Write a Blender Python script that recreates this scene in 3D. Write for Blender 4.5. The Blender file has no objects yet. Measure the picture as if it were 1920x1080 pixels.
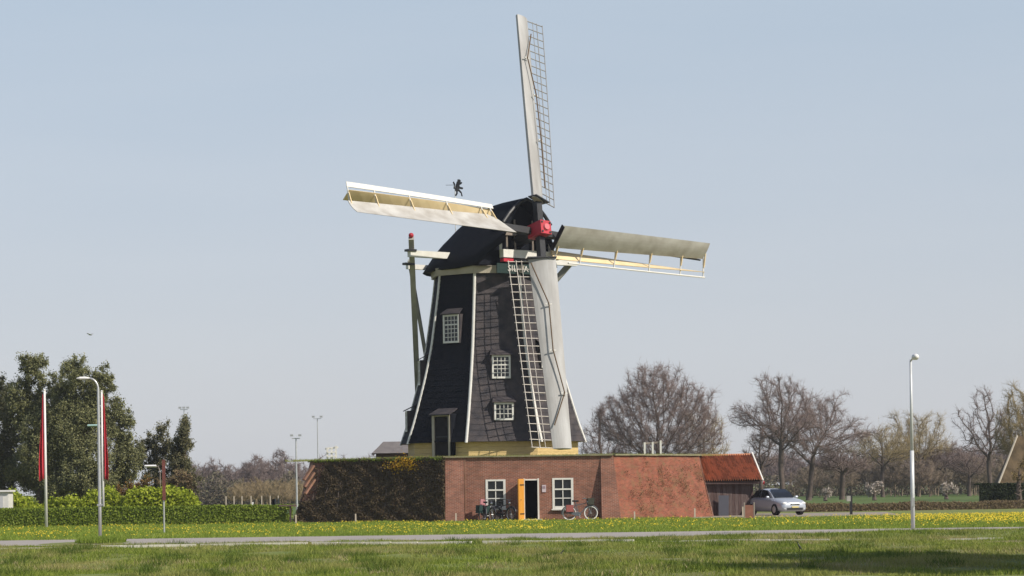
import bpy, math, random
import numpy as np
from mathutils import Vector, Matrix
R = math.radians
random.seed(7); rng = np.random.default_rng(11)
sc = bpy.context.scene
COL = sc.collection

# ---------------------------------------------------------------- camera, sky, sun, exposure
F = 4700.0; CAMH = 1.65; ROLL = 0.014
cd = bpy.data.cameras.new('camera'); cam = bpy.data.objects.new('camera', cd); COL.objects.link(cam)
cd.sensor_width = 36; cd.lens = F / 1920 * 36; cd.shift_y = 375 / 1920
cd.clip_start = 1; cd.clip_end = 6000
cam.location = (0, 0, CAMH); cam.rotation_euler = (R(90), ROLL, 0)
sc.camera = cam
AZ, EL = R(57), R(39)
sunv = Vector((math.sin(AZ) * math.cos(EL), -math.cos(AZ) * math.cos(EL), math.sin(EL)))
w = bpy.data.worlds.new('World'); sc.world = w; w.use_nodes = True
nt = w.node_tree; bg = nt.nodes['Background']
sky = nt.nodes.new('ShaderNodeTexSky'); sky.sky_type = 'NISHITA'; sky.sun_disc = False
sky.sun_elevation = EL; sky.sun_rotation = math.pi - AZ
sky.air_density = 1.0; sky.dust_density = 1.5; sky.ozone_density = 1.5; sky.altitude = 0
hs = nt.nodes.new('ShaderNodeHueSaturation'); hs.inputs['Saturation'].default_value = 0.5
nt.links.new(sky.outputs[0], hs.inputs['Color'])
gm = nt.nodes.new('ShaderNodeMix'); gm.data_type = 'RGBA'; gm.blend_type = 'MULTIPLY'; gm.inputs[0].default_value = 1
gm.inputs[7].default_value = (0.98, 0.96, 1.0, 1)
nt.links.new(hs.outputs[0], gm.inputs[6]); nt.links.new(gm.outputs[2], bg.inputs[0])
bg.inputs[1].default_value = 0.10
# thin spring haze in the air brightens the sky towards the horizon, the same all round
geo = nt.nodes.new('ShaderNodeNewGeometry'); sep = nt.nodes.new('ShaderNodeSeparateXYZ'); neg = nt.nodes.new('ShaderNodeMath'); neg.operation = 'MULTIPLY'; neg.inputs[1].default_value = -1
tcw = nt.nodes.new('ShaderNodeTexCoord'); nt.links.new(tcw.outputs['Generated'], sep.inputs[0])
rmp = nt.nodes.new('ShaderNodeValToRGB'); nt.links.new(sep.outputs[2], rmp.inputs[0]); el_ = rmp.color_ramp.elements
el_[0].position = 0.0; el_[0].color = (.70, .72, .76, 1); el_[1].position = 1.0; el_[1].color = (.09, .16, .33, 1)
for p_, c_ in ((.04, (.635, .67, .725, 1)), (.10, (.53, .60, .685, 1)), (.19, (.445, .56, .68, 1)), (.45, (.18, .27, .48, 1))):
    e_ = el_.new(p_); e_.color = c_
nt.nodes.remove(geo); nt.nodes.remove(neg)
cm = nt.nodes.new('ShaderNodeMapping'); cm.inputs['Scale'].default_value = (1, 1, 7); cn = nt.nodes.new('ShaderNodeTexNoise'); cn.inputs['Scale'].default_value = 5; cn.inputs['Detail'].default_value = 6
nt.links.new(tcw.outputs['Generated'], cm.inputs[0]); nt.links.new(cm.outputs[0], cn.inputs['Vector'])
cr_ = nt.nodes.new('ShaderNodeMapRange'); cr_.inputs[1].default_value = .3; cr_.inputs[2].default_value = .7; cr_.inputs[3].default_value = 0; cr_.inputs[4].default_value = .09; nt.links.new(cn.outputs['Fac'], cr_.inputs[0])
cx = nt.nodes.new('ShaderNodeMix'); cx.data_type = 'RGBA'; nt.links.new(cr_.outputs[0], cx.inputs[0]); nt.links.new(rmp.outputs[0], cx.inputs[6]); cx.inputs[7].default_value = (.86, .85, .84, 1)
bg2 = nt.nodes.new('ShaderNodeBackground'); nt.links.new(cx.outputs[2], bg2.inputs[0]); bg2.inputs[1].default_value = 1.0
msh = nt.nodes.new('ShaderNodeMixShader'); msh.inputs[0].default_value = .65
nt.links.new(bg.outputs[0], msh.inputs[1]); nt.links.new(bg2.outputs[0], msh.inputs[2]); nt.links.new(msh.outputs[0], nt.nodes['World Output'].inputs[0])
sl = bpy.data.lights.new('sun', 'SUN'); sl.energy = 4.3; sl.angle = R(0.6); sl.color = (1, 0.93, 0.83)
so = bpy.data.objects.new('sun', sl); COL.objects.link(so); so.rotation_euler = sunv.to_track_quat('Z', 'Y').to_euler()
so.location = (30, -30, 60)
sc.view_settings.view_transform = 'Standard'; sc.view_settings.look = 'None'
sc.view_settings.gamma = 1; sc.view_settings.use_curve_mapping = False; sc.view_settings.exposure = 0.15

# ---------------------------------------------------------------- helpers
def W(px, py, D):
    dx = px - 960; dy = py - 915; c, s = math.cos(ROLL), math.sin(ROLL)
    return Vector(((dx * c - dy * s) / F * D, D, CAMH + (-dx * s - dy * c) / F * D))
def G(px, py):
    dx = px - 960; dy = py - 915; c, s = math.cos(ROLL), math.sin(ROLL)
    D = CAMH * F / (dx * s + dy * c)
    return Vector(((dx * c - dy * s) / F * D, D, 0))
def GX(px, D):
    X = (px - 960) / F * D
    return Vector((X - ROLL * CAMH, D, 0))

def mat(name, col, rough=0.8, col2=None, scale=3.0, amt=0.5, bump=0.0, bscale=20.0, metal=0.0, detail=4, stretch=None, spec=0.3, trans=0.0, col3=None, scale3=.3):
    m = bpy.data.materials.new(name); m.use_nodes = True; t = m.node_tree; b = t.nodes['Principled BSDF']
    b.inputs['Base Color'].default_value = (*col, 1); b.inputs['Roughness'].default_value = rough
    b.inputs['Metallic'].default_value = metal; b.inputs['Specular IOR Level'].default_value = spec
    tc = t.nodes.new('ShaderNodeTexCoord'); src = tc.outputs['Object']
    if stretch:
        mp = t.nodes.new('ShaderNodeMapping'); mp.inputs['Scale'].default_value = stretch
        t.links.new(src, mp.inputs[0]); src = mp.outputs[0]
    out = None
    if col2:
        n = t.nodes.new('ShaderNodeTexNoise'); n.inputs['Scale'].default_value = scale; n.inputs['Detail'].default_value = detail
        t.links.new(src, n.inputs['Vector'])
        r = t.nodes.new('ShaderNodeMapRange'); r.inputs[1].default_value = 0.5 - 0.25 / max(amt, .01) * .5; r.inputs[2].default_value = 0.5 + 0.25 / max(amt, .01) * .5
        t.links.new(n.outputs['Fac'], r.inputs[0])
        mx = t.nodes.new('ShaderNodeMix'); mx.data_type = 'RGBA'
        t.links.new(r.outputs[0], mx.inputs[0]); mx.inputs[6].default_value = (*col, 1); mx.inputs[7].default_value = (*col2, 1)
        out = mx.outputs[2]
        if col3:
            n3 = t.nodes.new('ShaderNodeTexNoise'); n3.inputs['Scale'].default_value = scale3; n3.inputs['Detail'].default_value = 6
            t.links.new(tc.outputs['Object'], n3.inputs['Vector'])
            r3 = t.nodes.new('ShaderNodeMapRange'); r3.inputs[1].default_value = .5; r3.inputs[2].default_value = .68
            t.links.new(n3.outputs['Fac'], r3.inputs[0])
            m3 = t.nodes.new('ShaderNodeMix'); m3.data_type = 'RGBA'
            t.links.new(r3.outputs[0], m3.inputs[0]); t.links.new(out, m3.inputs[6]); m3.inputs[7].default_value = (*col3, 1)
            out = m3.outputs[2]
        t.links.new(out, b.inputs['Base Color'])
    if bump:
        n2 = t.nodes.new('ShaderNodeTexNoise'); n2.inputs['Scale'].default_value = bscale; n2.inputs['Detail'].default_value = 5
        t.links.new(src, n2.inputs['Vector'])
        bp = t.nodes.new('ShaderNodeBump'); bp.inputs['Strength'].default_value = bump; bp.inputs['Distance'].default_value = 0.02
        t.links.new(n2.outputs['Fac'], bp.inputs['Height']); t.links.new(bp.outputs[0], b.inputs['Normal'])
    if trans:
        b.inputs['Transmission Weight'].default_value = 0
        tr = t.nodes.new('ShaderNodeBsdfTranslucent'); ms = t.nodes.new('ShaderNodeMixShader'); ms.inputs[0].default_value = trans
        if out: t.links.new(out, tr.inputs[0])
        else: tr.inputs[0].default_value = (*col, 1)
        o = t.nodes['Material Output']
        t.links.new(b.outputs[0], ms.inputs[1]); t.links.new(tr.outputs[0], ms.inputs[2]); t.links.new(ms.outputs[0], o.inputs[0])
    return m

def island_mat(name, cols, rough=.8, trans=.25, big=None):
    """colour varies per leaf / blade (random per island) plus slow patches"""
    m = bpy.data.materials.new(name); m.use_nodes = True; t = m.node_tree; b = t.nodes['Principled BSDF']
    b.inputs['Roughness'].default_value = rough; b.inputs['Specular IOR Level'].default_value = .2
    g = t.nodes.new('ShaderNodeNewGeometry'); cr = t.nodes.new('ShaderNodeValToRGB')
    e = cr.color_ramp.elements
    for i, c in enumerate(cols):
        p = i / (len(cols) - 1)
        el = e[i] if i < 2 and len(cols) == 2 else (e[0] if i == 0 else (e.new(p) if i < len(cols) - 1 else e[-1]))
        el.position = p; el.color = (*c, 1)
    t.links.new(g.outputs['Random Per Island'], cr.inputs[0]); out = cr.outputs[0]
    if big:
        tc = t.nodes.new('ShaderNodeTexCoord'); n = t.nodes.new('ShaderNodeTexNoise'); n.inputs['Scale'].default_value = big[1]; n.inputs['Detail'].default_value = 5
        mp = t.nodes.new('ShaderNodeMapping'); mp.inputs['Scale'].default_value = (1, big[2] if len(big) > 2 else 1, 1)
        t.links.new(tc.outputs['Object'], mp.inputs[0]); t.links.new(mp.outputs[0], n.inputs['Vector'])
        r = t.nodes.new('ShaderNodeMapRange'); r.inputs[1].default_value = .42; r.inputs[2].default_value = .64
        t.links.new(n.outputs['Fac'], r.inputs[0]); mx = t.nodes.new('ShaderNodeMix'); mx.data_type = 'RGBA'; mx.blend_type = 'MIX'
        ml = t.nodes.new('ShaderNodeMath'); ml.operation = 'MULTIPLY'; ml.inputs[1].default_value = .7; t.links.new(r.outputs[0], ml.inputs[0])
        t.links.new(ml.outputs[0], mx.inputs[0]); t.links.new(out, mx.inputs[6]); mx.inputs[7].default_value = (*big[0], 1); out = mx.outputs[2]
    t.links.new(out, b.inputs['Base Color'])
    if trans:
        tr = t.nodes.new('ShaderNodeBsdfTranslucent'); ms = t.nodes.new('ShaderNodeMixShader'); ms.inputs[0].default_value = trans
        t.links.new(out, tr.inputs[0]); o = t.nodes['Material Output']
        t.links.new(b.outputs[0], ms.inputs[1]); t.links.new(tr.outputs[0], ms.inputs[2]); t.links.new(ms.outputs[0], o.inputs[0])
    return m

def brick_mat(name, c1, c2, mortar, stain=None):
    m = bpy.data.materials.new(name); m.use_nodes = True; t = m.node_tree; b = t.nodes['Principled BSDF']; b.inputs['Roughness'].default_value = .9
    b.inputs['Specular IOR Level'].default_value = .15
    uv = t.nodes.new('ShaderNodeUVMap'); br = t.nodes.new('ShaderNodeTexBrick'); br.inputs['Scale'].default_value = 1
    br.inputs['Brick Width'].default_value = .22; br.inputs['Row Height'].default_value = .065; br.inputs['Mortar Size'].default_value = .009
    br.inputs['Color1'].default_value = (*c1, 1); br.inputs['Color2'].default_value = (*c2, 1); br.inputs['Mortar'].default_value = (*mortar, 1)
    t.links.new(uv.outputs[0], br.inputs['Vector'])
    tc = t.nodes.new('ShaderNodeTexCoord'); n = t.nodes.new('ShaderNodeTexNoise'); n.inputs['Scale'].default_value = 1.6; n.inputs['Detail'].default_value = 9; n.inputs['Roughness'].default_value = .7
    t.links.new(tc.outputs['Object'], n.inputs['Vector'])
    r = t.nodes.new('ShaderNodeMapRange'); r.inputs[1].default_value = .35; r.inputs[2].default_value = .7; r.inputs[3].default_value = 1.15; r.inputs[4].default_value = .72
    t.links.new(n.outputs['Fac'], r.inputs[0])
    mx = t.nodes.new('ShaderNodeVectorMath'); mx.operation = 'SCALE'
    t.links.new(br.outputs[0], mx.inputs[0]); t.links.new(r.outputs[0], mx.inputs['Scale'])
    out = mx.outputs[0]
    if stain:
        n2 = t.nodes.new('ShaderNodeTexNoise'); n2.inputs['Scale'].default_value = stain[1]; n2.inputs['Detail'].default_value = 8; n2.inputs['Roughness'].default_value = .65
        t.links.new(tc.outputs['Object'], n2.inputs['Vector'])
        r2 = t.nodes.new('ShaderNodeMapRange'); r2.inputs[1].default_value = .49; r2.inputs[2].default_value = .66; r2.inputs[4].default_value = stain[2]
        t.links.new(n2.outputs['Fac'], r2.inputs[0]); m2 = t.nodes.new('ShaderNodeMix'); m2.data_type = 'RGBA'
        t.links.new(r2.outputs[0], m2.inputs[0]); t.links.new(out, m2.inputs[6]); m2.inputs[7].default_value = (*stain[0], 1); out = m2.outputs[2]
    t.links.new(out, b.inputs['Base Color'])
    bp = t.nodes.new('ShaderNodeBump'); bp.inputs['Strength'].default_value = .5; bp.inputs['Distance'].default_value = .01; bp.invert = True
    t.links.new(br.outputs['Fac'], bp.inputs['Height']); t.links.new(bp.outputs[0], b.inputs['Normal'])
    return m

class MB:
    def __init__(s): s.v = []; s.f = []; s.uv = []
    def add(s, vs, fs, uvs=None):
        o = len(s.v); s.v += [tuple(x) for x in vs]; s.f += [tuple(i + o for i in f) for f in fs]
        return s
    def box(s, c, size, M=None):
        c = Vector(c); x, y, z = (k / 2 for k in size)
        vs = [Vector((a * x, b * y, d * z)) for d in (-1, 1) for a, b in ((-1, -1), (1, -1), (1, 1), (-1, 1))]
        if M is not None: vs = [M @ v for v in vs]
        return s.add([c + v for v in vs], [(3, 2, 1, 0), (4, 5, 6, 7), (0, 1, 5, 4), (1, 2, 6, 5), (2, 3, 7, 6), (3, 0, 4, 7)])
    def beam(s, a, b, wd, ht, up=(0, 0, 1), w2=None, h2=None):
        a = Vector(a); b = Vector(b); d = (b - a).normalized(); up = Vector(up)
        if abs(d.dot(up)) > .98: up = Vector((0, 1, 0)) if abs(d.y) < .9 else Vector((1, 0, 0))
        x = d.cross(up).normalized(); y = x.cross(d).normalized(); w2 = w2 or wd; h2 = h2 or ht
        vs = [a + x * i * wd / 2 + y * j * ht / 2 for i, j in ((-1, -1), (1, -1), (1, 1), (-1, 1))] + [b + x * i * w2 / 2 + y * j * h2 / 2 for i, j in ((-1, -1), (1, -1), (1, 1), (-1, 1))]
        return s.add(vs, [(3, 2, 1, 0), (4, 5, 6, 7), (0, 1, 5, 4), (1, 2, 6, 5), (2, 3, 7, 6), (3, 0, 4, 7)])
    def tube(s, pts, rad, n=8, cap=True):
        pts = [Vector(p) for p in pts]; rad = rad if hasattr(rad, '__len__') else [rad] * len(pts)
        o = len(s.v); prev = None
        for i, p in enumerate(pts):
            d = ((pts[min(i + 1, len(pts) - 1)] - pts[max(i - 1, 0)])).normalized()
            if prev is None:
                up = Vector((0, 0, 1)) if abs(d.z) < .9 else Vector((1, 0, 0)); x = d.cross(up).normalized()
            else: x = (prev - d * prev.dot(d)).normalized()
            prev = x; y = d.cross(x)
            for k in range(n):
                t = 2 * math.pi * k / n; s.v.append(tuple(p + (x * math.cos(t) + y * math.sin(t)) * rad[i]))
        for i in range(len(pts) - 1):
            for k in range(n):
                a = o + i * n + k; b = o + i * n + (k + 1) % n; s.f.append((a, b, b + n, a + n))
        if cap:
            s.f.append(tuple(o + k for k in range(n))[::-1]); s.f.append(tuple(o + (len(pts) - 1) * n + k for k in range(n)))
        return s
    def ring(s, c, axis, rad, r, n=24, m=6):
        c = Vector(c); axis = Vector(axis).normalized(); up = Vector((0, 0, 1)) if abs(axis.z) < .9 else Vector((1, 0, 0))
        x = axis.cross(up).normalized(); y = axis.cross(x); o = len(s.v)
        for i in range(n):
            t = 2 * math.pi * i / n; e = x * math.cos(t) + y * math.sin(t)
            for k in range(m):
                q = 2 * math.pi * k / m; s.v.append(tuple(c + e * (rad + r * math.cos(q)) + axis * r * math.sin(q)))
        for i in range(n):
            for k in range(m):
                s.f.append((o + i * m + k, o + i * m + (k + 1) % m, o + (i + 1) % n * m + (k + 1) % m, o + (i + 1) % n * m + k))
        return s
    def loft(s, rings, closed=True, caps=True):
        o = len(s.v); n = len(rings[0])
        for r in rings: s.v += [tuple(p) for p in r]
        for i in range(len(rings) - 1):
            for k in range(n if closed else n - 1):
                a = o + i * n + k; b = o + i * n + (k + 1) % n; s.f.append((a, b, b + n, a + n))
        if caps and closed:
            s.f.append(tuple(o + k for k in range(n))[::-1]); s.f.append(tuple(o + (len(rings) - 1) * n + k for k in range(n)))
        return s
    def ball(s, c, r, n=8, sq=(1, 1, 1)):
        c = Vector(c); rings = []
        for i in range(1, n):
            p = math.pi * i / n
            rings.append([c + Vector((math.sin(p) * math.cos(q) * r * sq[0], math.sin(p) * math.sin(q) * r * sq[1], math.cos(p) * r * sq[2])) for q in [2 * math.pi * k / (n * 2) for k in range(n * 2)]])
        return s.loft(rings)
    def quad(s, *p):
        return s.add(p, [tuple(range(len(p)))])
    def build(s, name, m, parent=None, origin=None, smooth=False, kind=None, uv=False, recalc=True):
        me = bpy.data.meshes.new(name)
        o = Vector(origin) if origin is not None else (Vector(parent['o']) if parent is not None and 'o' in parent else Vector((0, 0, 0)))
        me.from_pydata([tuple(Vector(v) - o) for v in s.v], [], s.f); me.materials.append(m)
        if recalc:
            import bmesh
            b = bmesh.new(); b.from_mesh(me); bmesh.ops.recalc_face_normals(b, faces=b.faces); b.to_mesh(me); b.free()
        if smooth:
            for p in me.polygons: p.use_smooth = True
        if uv:
            ul = me.uv_layers.new(name='UVMap')
            for p in me.polygons:
                nrm = p.normal; h = Vector((nrm.y, -nrm.x, 0))
                h = h.normalized() if h.length > .05 else Vector((1, 0, 0)); vv = nrm.cross(h)
                if vv.z < 0: vv = -vv
                for li in p.loop_indices:
                    c = me.vertices[me.loops[li].vertex_index].co
                    ul.data[li].uv = (c.dot(h), c.dot(vv))
        ob = bpy.data.objects.new(name, me); COL.objects.link(ob)
        if parent is not None: ob.parent = parent
        else: ob.location = o
        ob['o'] = tuple(o)
        if kind: ob['kind'] = kind
        return ob

def thing(name, label, cat, loc, group=None):
    o = bpy.data.objects.new(name, None); COL.objects.link(o); o.location = loc; o.empty_display_size = .3
    o['label'] = label; o['category'] = cat; o['o'] = tuple(loc)
    if group: o['group'] = group
    return o
def tag(o, label, cat, group=None):
    o['label'] = label; o['category'] = cat
    if group: o['group'] = group
    return o
def raw(name, V, Fc, m, parent=None, kind=None, origin=(0, 0, 0), nper=3, smooth=False):
    """fast mesh: V (N,3) array, Fc (M,nper) int array"""
    V = np.asarray(V, dtype=np.float32) - np.asarray(origin, dtype=np.float32); Fc = np.asarray(Fc, dtype=np.int32)
    me = bpy.data.meshes.new(name); me.vertices.add(len(V)); me.vertices.foreach_set('co', V.ravel())
    me.loops.add(Fc.size); me.loops.foreach_set('vertex_index', Fc.ravel()); me.polygons.add(len(Fc))
    me.polygons.foreach_set('loop_start', np.arange(0, Fc.size, nper, dtype=np.int32)); me.polygons.foreach_set('loop_total', np.full(len(Fc), nper, dtype=np.int32))
    if smooth: me.polygons.foreach_set('use_smooth', np.ones(len(Fc), dtype=bool))
    me.update(calc_edges=True); me.materials.append(m)
    ob = bpy.data.objects.new(name, me); COL.objects.link(ob)
    if parent is not None: ob.parent = parent
    else: ob.location = origin
    ob['o'] = tuple(origin)
    if kind: ob['kind'] = kind
    return ob

# ---------------------------------------------------------------- materials
M_ground = mat('grass_ground', (.13, .17, .035), .95, (.20, .22, .05), .9, .6, .3, 6, detail=8, col3=(.19, .16, .075), scale3=.25)
M_far = mat('field_green', (.075, .125, .02), .95, (.10, .14, .03), .3, .5, detail=5)
M_blade = island_mat('grass_blade', [(.13, .19, .02), (.23, .29, .04), (.33, .36, .08)], .7, .3, big=((.36, .31, .12), .35, .6))
M_blade2 = island_mat('verge_blade', [(.15, .22, .02), (.25, .32, .04), (.35, .39, .08)], .7, .3, big=((.17, .25, .03), .2))
M_bladen = island_mat('near_blade', [(.10, .155, .018), (.20, .26, .032), (.33, .355, .07)], .7, .3, big=((.36, .31, .12), .42, .35))
M_dand = island_mat('dandelion', [(.55, .36, .02), (.75, .56, .03), (.82, .66, .06)], .6, .2)
M_road = mat('path_concrete', (.29, .26, .23), .9, (.40, .355, .31), .7, .5, .2, 30, detail=7)
M_line = mat('kerb_stone', (.72, .68, .58), .85, (.55, .52, .42), 2.5, .7)
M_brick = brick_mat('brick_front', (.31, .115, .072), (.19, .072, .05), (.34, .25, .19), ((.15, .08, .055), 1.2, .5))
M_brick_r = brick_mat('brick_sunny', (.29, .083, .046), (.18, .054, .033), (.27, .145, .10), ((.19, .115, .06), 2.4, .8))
M_cop = mat('coping', (.28, .24, .15), .9, (.16, .17, .08), 4, .6)
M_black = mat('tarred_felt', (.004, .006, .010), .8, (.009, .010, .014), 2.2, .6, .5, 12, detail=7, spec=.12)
M_felt_lit = mat('tarred_felt_lit', (.030, .029, .034), .75, (.082, .068, .066), 2.0, .6, .6, 14, detail=8, spec=.2)  # same tar as the felt, with the sunlit brown put into its colour
M_white = mat('white_paint', (.74, .72, .67), .5, (.62, .60, .54), 3, .5)
M_nose = mat('grey_white_sheet', (.45, .445, .43), .55, (.31, .295, .275), 1.6, .6, .35, 4, stretch=(1, 1, .25), spec=.4)
M_noseb = mat('pale_shutter_sheet', (.56, .54, .49), .55, (.38, .35, .30), 1.4, .6, .1, 5)
M_cream = mat('cream_paint', (.80, .64, .38), .6, (.70, .53, .29), 2, .5)
M_ochre = mat('ochre_boards', (.66, .49, .22), .75, (.52, .37, .16), 3, .6, .3, 20, stretch=(1, 1, 6))
M_blackp = mat('black_paint', (.02, .02, .022), .4, (.035, .035, .035), 3, .5)
M_red = mat('red_paint', (.52, .035, .06), .45, (.40, .03, .04), 3, .5)
M_wood = mat('weathered_oak', (.24, .20, .17), .85, (.33, .28, .23), 2, .6, .3, 15)
M_grbeam = mat('grey_beam', (.40, .39, .34), .8, (.30, .29, .25), 2, .5)
M_beige = mat('beige_band', (.46, .41, .33), .8, (.36, .32, .25), 2, .5)
M_latt = mat('grey_lattice', (.34, .33, .32), .7, (.26, .24, .22), 5, .5)
M_lattw = mat('worn_white_lattice', (.66, .61, .55), .7, (.50, .44, .39), 5, .5)
M_rope = mat('brown_rope', (.13, .085, .05), .9)
M_glass = mat('window_glass', (.012, .014, .018), .08, spec=.45)
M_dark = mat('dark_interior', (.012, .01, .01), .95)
M_green = mat('dark_green_board', (.015, .035, .03), .5)
M_orange = mat('orange_wood', (.72, .33, .05), .5, (.60, .26, .04), 2, .6, stretch=(4, 4, .5))
M_tile = mat('orange_pantile', (.58, .26, .14), .75, (.46, .19, .10), 5, .7, .2, 30)
M_tile2 = mat('orange_pantile_dark', (.44, .19, .10), .8, (.30, .13, .07), 5, .7, .2, 30)
M_plank = mat('dark_plank', (.055, .033, .03), .85, (.10, .066, .06), 3, .7, .4, 18, stretch=(6, 6, .8))
M_plank2 = mat('grey_plank', (.08, .055, .05), .85, (.13, .095, .088), 3, .7, .4, 18, stretch=(6, 6, .8))
M_galv = mat('galvanised_steel', (.55, .55, .54), .4, (.45, .45, .44), 6, .4, metal=.55)
M_pole = mat('pole_white', (.75, .73, .70), .4)
M_flag = mat('red_cloth', (.72, .07, .09), .7, (.62, .05, .07), 3, .5, trans=.3)
M_bark = mat('bark', (.085, .065, .052), .95, (.13, .10, .082), 2, .6, .3, 10)
M_twig = mat('twig', (.19, .14, .12), .95)
M_twigg = mat('budding_twig', (.27, .21, .10), .95)
M_pine = island_mat('pine_foliage', [(.09, .10, .045), (.18, .185, .08), (.30, .29, .135)], .75, .15)
M_con = island_mat('conifer_foliage', [(.075, .085, .04), (.14, .135, .065), (.23, .205, .11)], .8, .15)
M_hedge = island_mat('hedge_leaf', [(.11, .16, .015), (.18, .24, .025), (.26, .31, .045)], .7, .25)
M_hedged = island_mat('dark_hedge_leaf', [(.012, .018, .008), (.022, .032, .012), (.035, .045, .018)], .7, .1)
M_hedgeb = island_mat('brown_hedge_leaf', [(.14, .105, .06), (.20, .14, .08), (.22, .18, .085)], .8, .15)
M_bright = island_mat('spring_leaf', [(.20, .26, .015), (.33, .39, .03), (.46, .50, .06)], .6, .35)
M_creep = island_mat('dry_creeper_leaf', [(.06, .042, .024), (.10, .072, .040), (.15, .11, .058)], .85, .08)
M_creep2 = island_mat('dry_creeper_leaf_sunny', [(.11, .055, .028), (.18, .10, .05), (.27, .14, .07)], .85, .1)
M_gold = island_mat('yellow_bloom', [(.45, .25, .02), (.72, .46, .03), (.50, .24, .03)], .6, .3)
M_tyre = mat('black_rubber', (.02, .02, .02), .8)
M_tyrew = mat('white_rubber', (.72, .71, .68), .6)
M_car = mat('silver_paint', (.47, .50, .54), .3, metal=.35, spec=.6)
M_chrome = mat('chrome', (.7, .7, .7), .15, metal=1)
M_plate = mat('number_plate', (.62, .52, .22), .5)
M_lampg = mat('headlamp_glass', (.75, .75, .73), .12, spec=.8)
M_roof = mat('grey_shingle', (.14, .125, .12), .9, (.19, .17, .16), 3, .6)
M_thatch = mat('thatch', (.06, .043, .023), .95, (.13, .092, .05), 2.0, .8, .9, 7, stretch=(1, 1, .4))

# ---------------------------------------------------------------- ground, path, kerb
def ground():
    xs = np.concatenate([np.linspace(-3000, -120, 6), np.linspace(-100, 100, 120), np.linspace(120, 3000, 6)])
    ys = np.concatenate([[-300, -50, 10], np.linspace(30, 170, 160), [200, 240, 300, 400, 600, 1000, 2000, 5000]])
    X, Y = np.meshgrid(xs, ys); Z = hgt(X, Y)
    V = np.stack([X, Y, Z], -1).reshape(-1, 3); nx = len(xs)
    i, j = np.meshgrid(np.arange(len(ys) - 1), np.arange(nx - 1), indexing='ij'); a = (i * nx + j).ravel()
    raw('ground', V, np.stack([a, a + 1, a + nx + 1, a + nx], -1), M_ground, kind='structure', nper=4, smooth=True)
def hgt(X, Y):
    X = np.asarray(X, float); Y = np.asarray(Y, float)
    near = np.clip((77 - Y) / 8, 0, 1)
    z = near * (.035 * np.sin(X * .9 + Y * .35) + .03 * np.sin(X * .37 - Y * .8 + 2) + .025 * np.sin(X * 2.1 + Y * 1.3))
    # low swell hiding the near edge of the path towards the right
    sw = np.clip((X - 4) / 9, 0, 1) * np.exp(-((Y - 77.5) / 2.8) ** 2) * .13
    lf = np.exp(-((X + 13.8) / .6) ** 2) * np.exp(-((Y - 83.5) / 2.2) ** 2) * .12
    return z - .02 * near + sw + lf
ground()
def sheet(name, pts, z, m, kind='structure', nsub=40):
    (a, b, c, d) = pts; mb = MB(); A = [a + (b - a) * i / nsub for i in range(nsub + 1)]; B = [d + (c - d) * i / nsub for i in range(nsub + 1)]
    for i in range(nsub): mb.quad(A[i] + Vector((0, 0, z)), A[i + 1] + Vector((0, 0, z)), B[i + 1] + Vector((0, 0, z)), B[i] + Vector((0, 0, z)))
    return mb.build(name, m, kind=kind)
sheet('cycle_path', [Vector((-60, 78.6, 0)), Vector((60, 82.2, 0)), Vector((60, 88.2, 0)), Vector((-60, 91.5, 0))], .012, M_road)
# kerb edge, broken into lengths by the turf
kx = [(-60, -12.6), (-12.5, -9.6), (-9.5, -6.2), (-6.1, -1.2), (-.9, 3.6), (4.1, 9.2), (9.6, 14)]
for i, (a, b) in enumerate(kx):
    mb = MB()
    for k in range(6):
        x0 = a + (b - a) * k / 6; x1 = a + (b - a) * (k + 1) / 6 - .03
        y = lambda x: 76.2 - max(0, x + 6) * .24
        kz = .035 if 0 < i < 5 else -.002; z = float(hgt((x0 + x1) / 2, y((x0 + x1) / 2)))
        mb.beam((x0, y(x0), z + kz), (x1, y(x1), z + kz), .12, .10)
    mb.build('kerb', M_line, kind='structure')
field = MB()
field.quad((-400, 172, .03), (400, 168, .03), (900, 900, .03), (-900, 900, .03)); field.build('far_field', M_far, kind='structure')
# gravel yard by the shed and car
sheet('yard', [Vector((9, 124.5, 0)), Vector((19.5, 124.2, 0)), Vector((21, 141, 0)), Vector((10, 141, 0))], .014, mat('gravel', (.33, .28, .23), .95, (.25, .21, .16), 3, .7), nsub=6)

# ---------------------------------------------------------------- grass and flowers
def blades(name, n, xr, yr, h, wd, m, mask=None, lean=.5):
    y = rng.uniform(yr[0], yr[1], n); x = rng.uniform(-1, 1, n) * (y * .215 + 1.5)
    if xr is not None: x = rng.uniform(xr[0], xr[1], n)
    if mask is not None:
        k = mask(x, y); x = x[k]; y = y[k]; n = len(x)
    patch = .75 + .45 * np.sin(x * 1.3 + 1.7 * np.sin(y * .5)) * np.sin(y * .9 + x * .3) + .3 * np.sin(x * 3.7 + y * 1.9) * np.sin(x * .7 - y * 1.4) + rng.normal(0, .25, n)
    hh = h * np.clip(patch, .35, 1.9); a = rng.uniform(0, math.pi, n); l = rng.normal(0, lean, (n, 2)) * hh[:, None]
    z = hgt(x, y); ww = wd * rng.uniform(.6, 1.4, n)
    V = np.empty((n, 3, 3)); V[:, 0] = np.stack([x - np.cos(a) * ww, y - np.sin(a) * ww, z - .01], -1); V[:, 1] = np.stack([x + np.cos(a) * ww, y + np.sin(a) * ww, z - .01], -1)
    V[:, 2] = np.stack([x + l[:, 0], y + l[:, 1], z + hh], -1)
    return raw(name, V.reshape(-1, 3), np.arange(3 * n).reshape(-1, 3), m, kind='stuff')
def offpath(x, y): return ~((y > 80.2 + .03 * x) & (y < 91.3 - .0275 * (x + 60) + .15 * np.sin(x * 2))) & ~((y > 124.3) & (x > 9))
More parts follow.
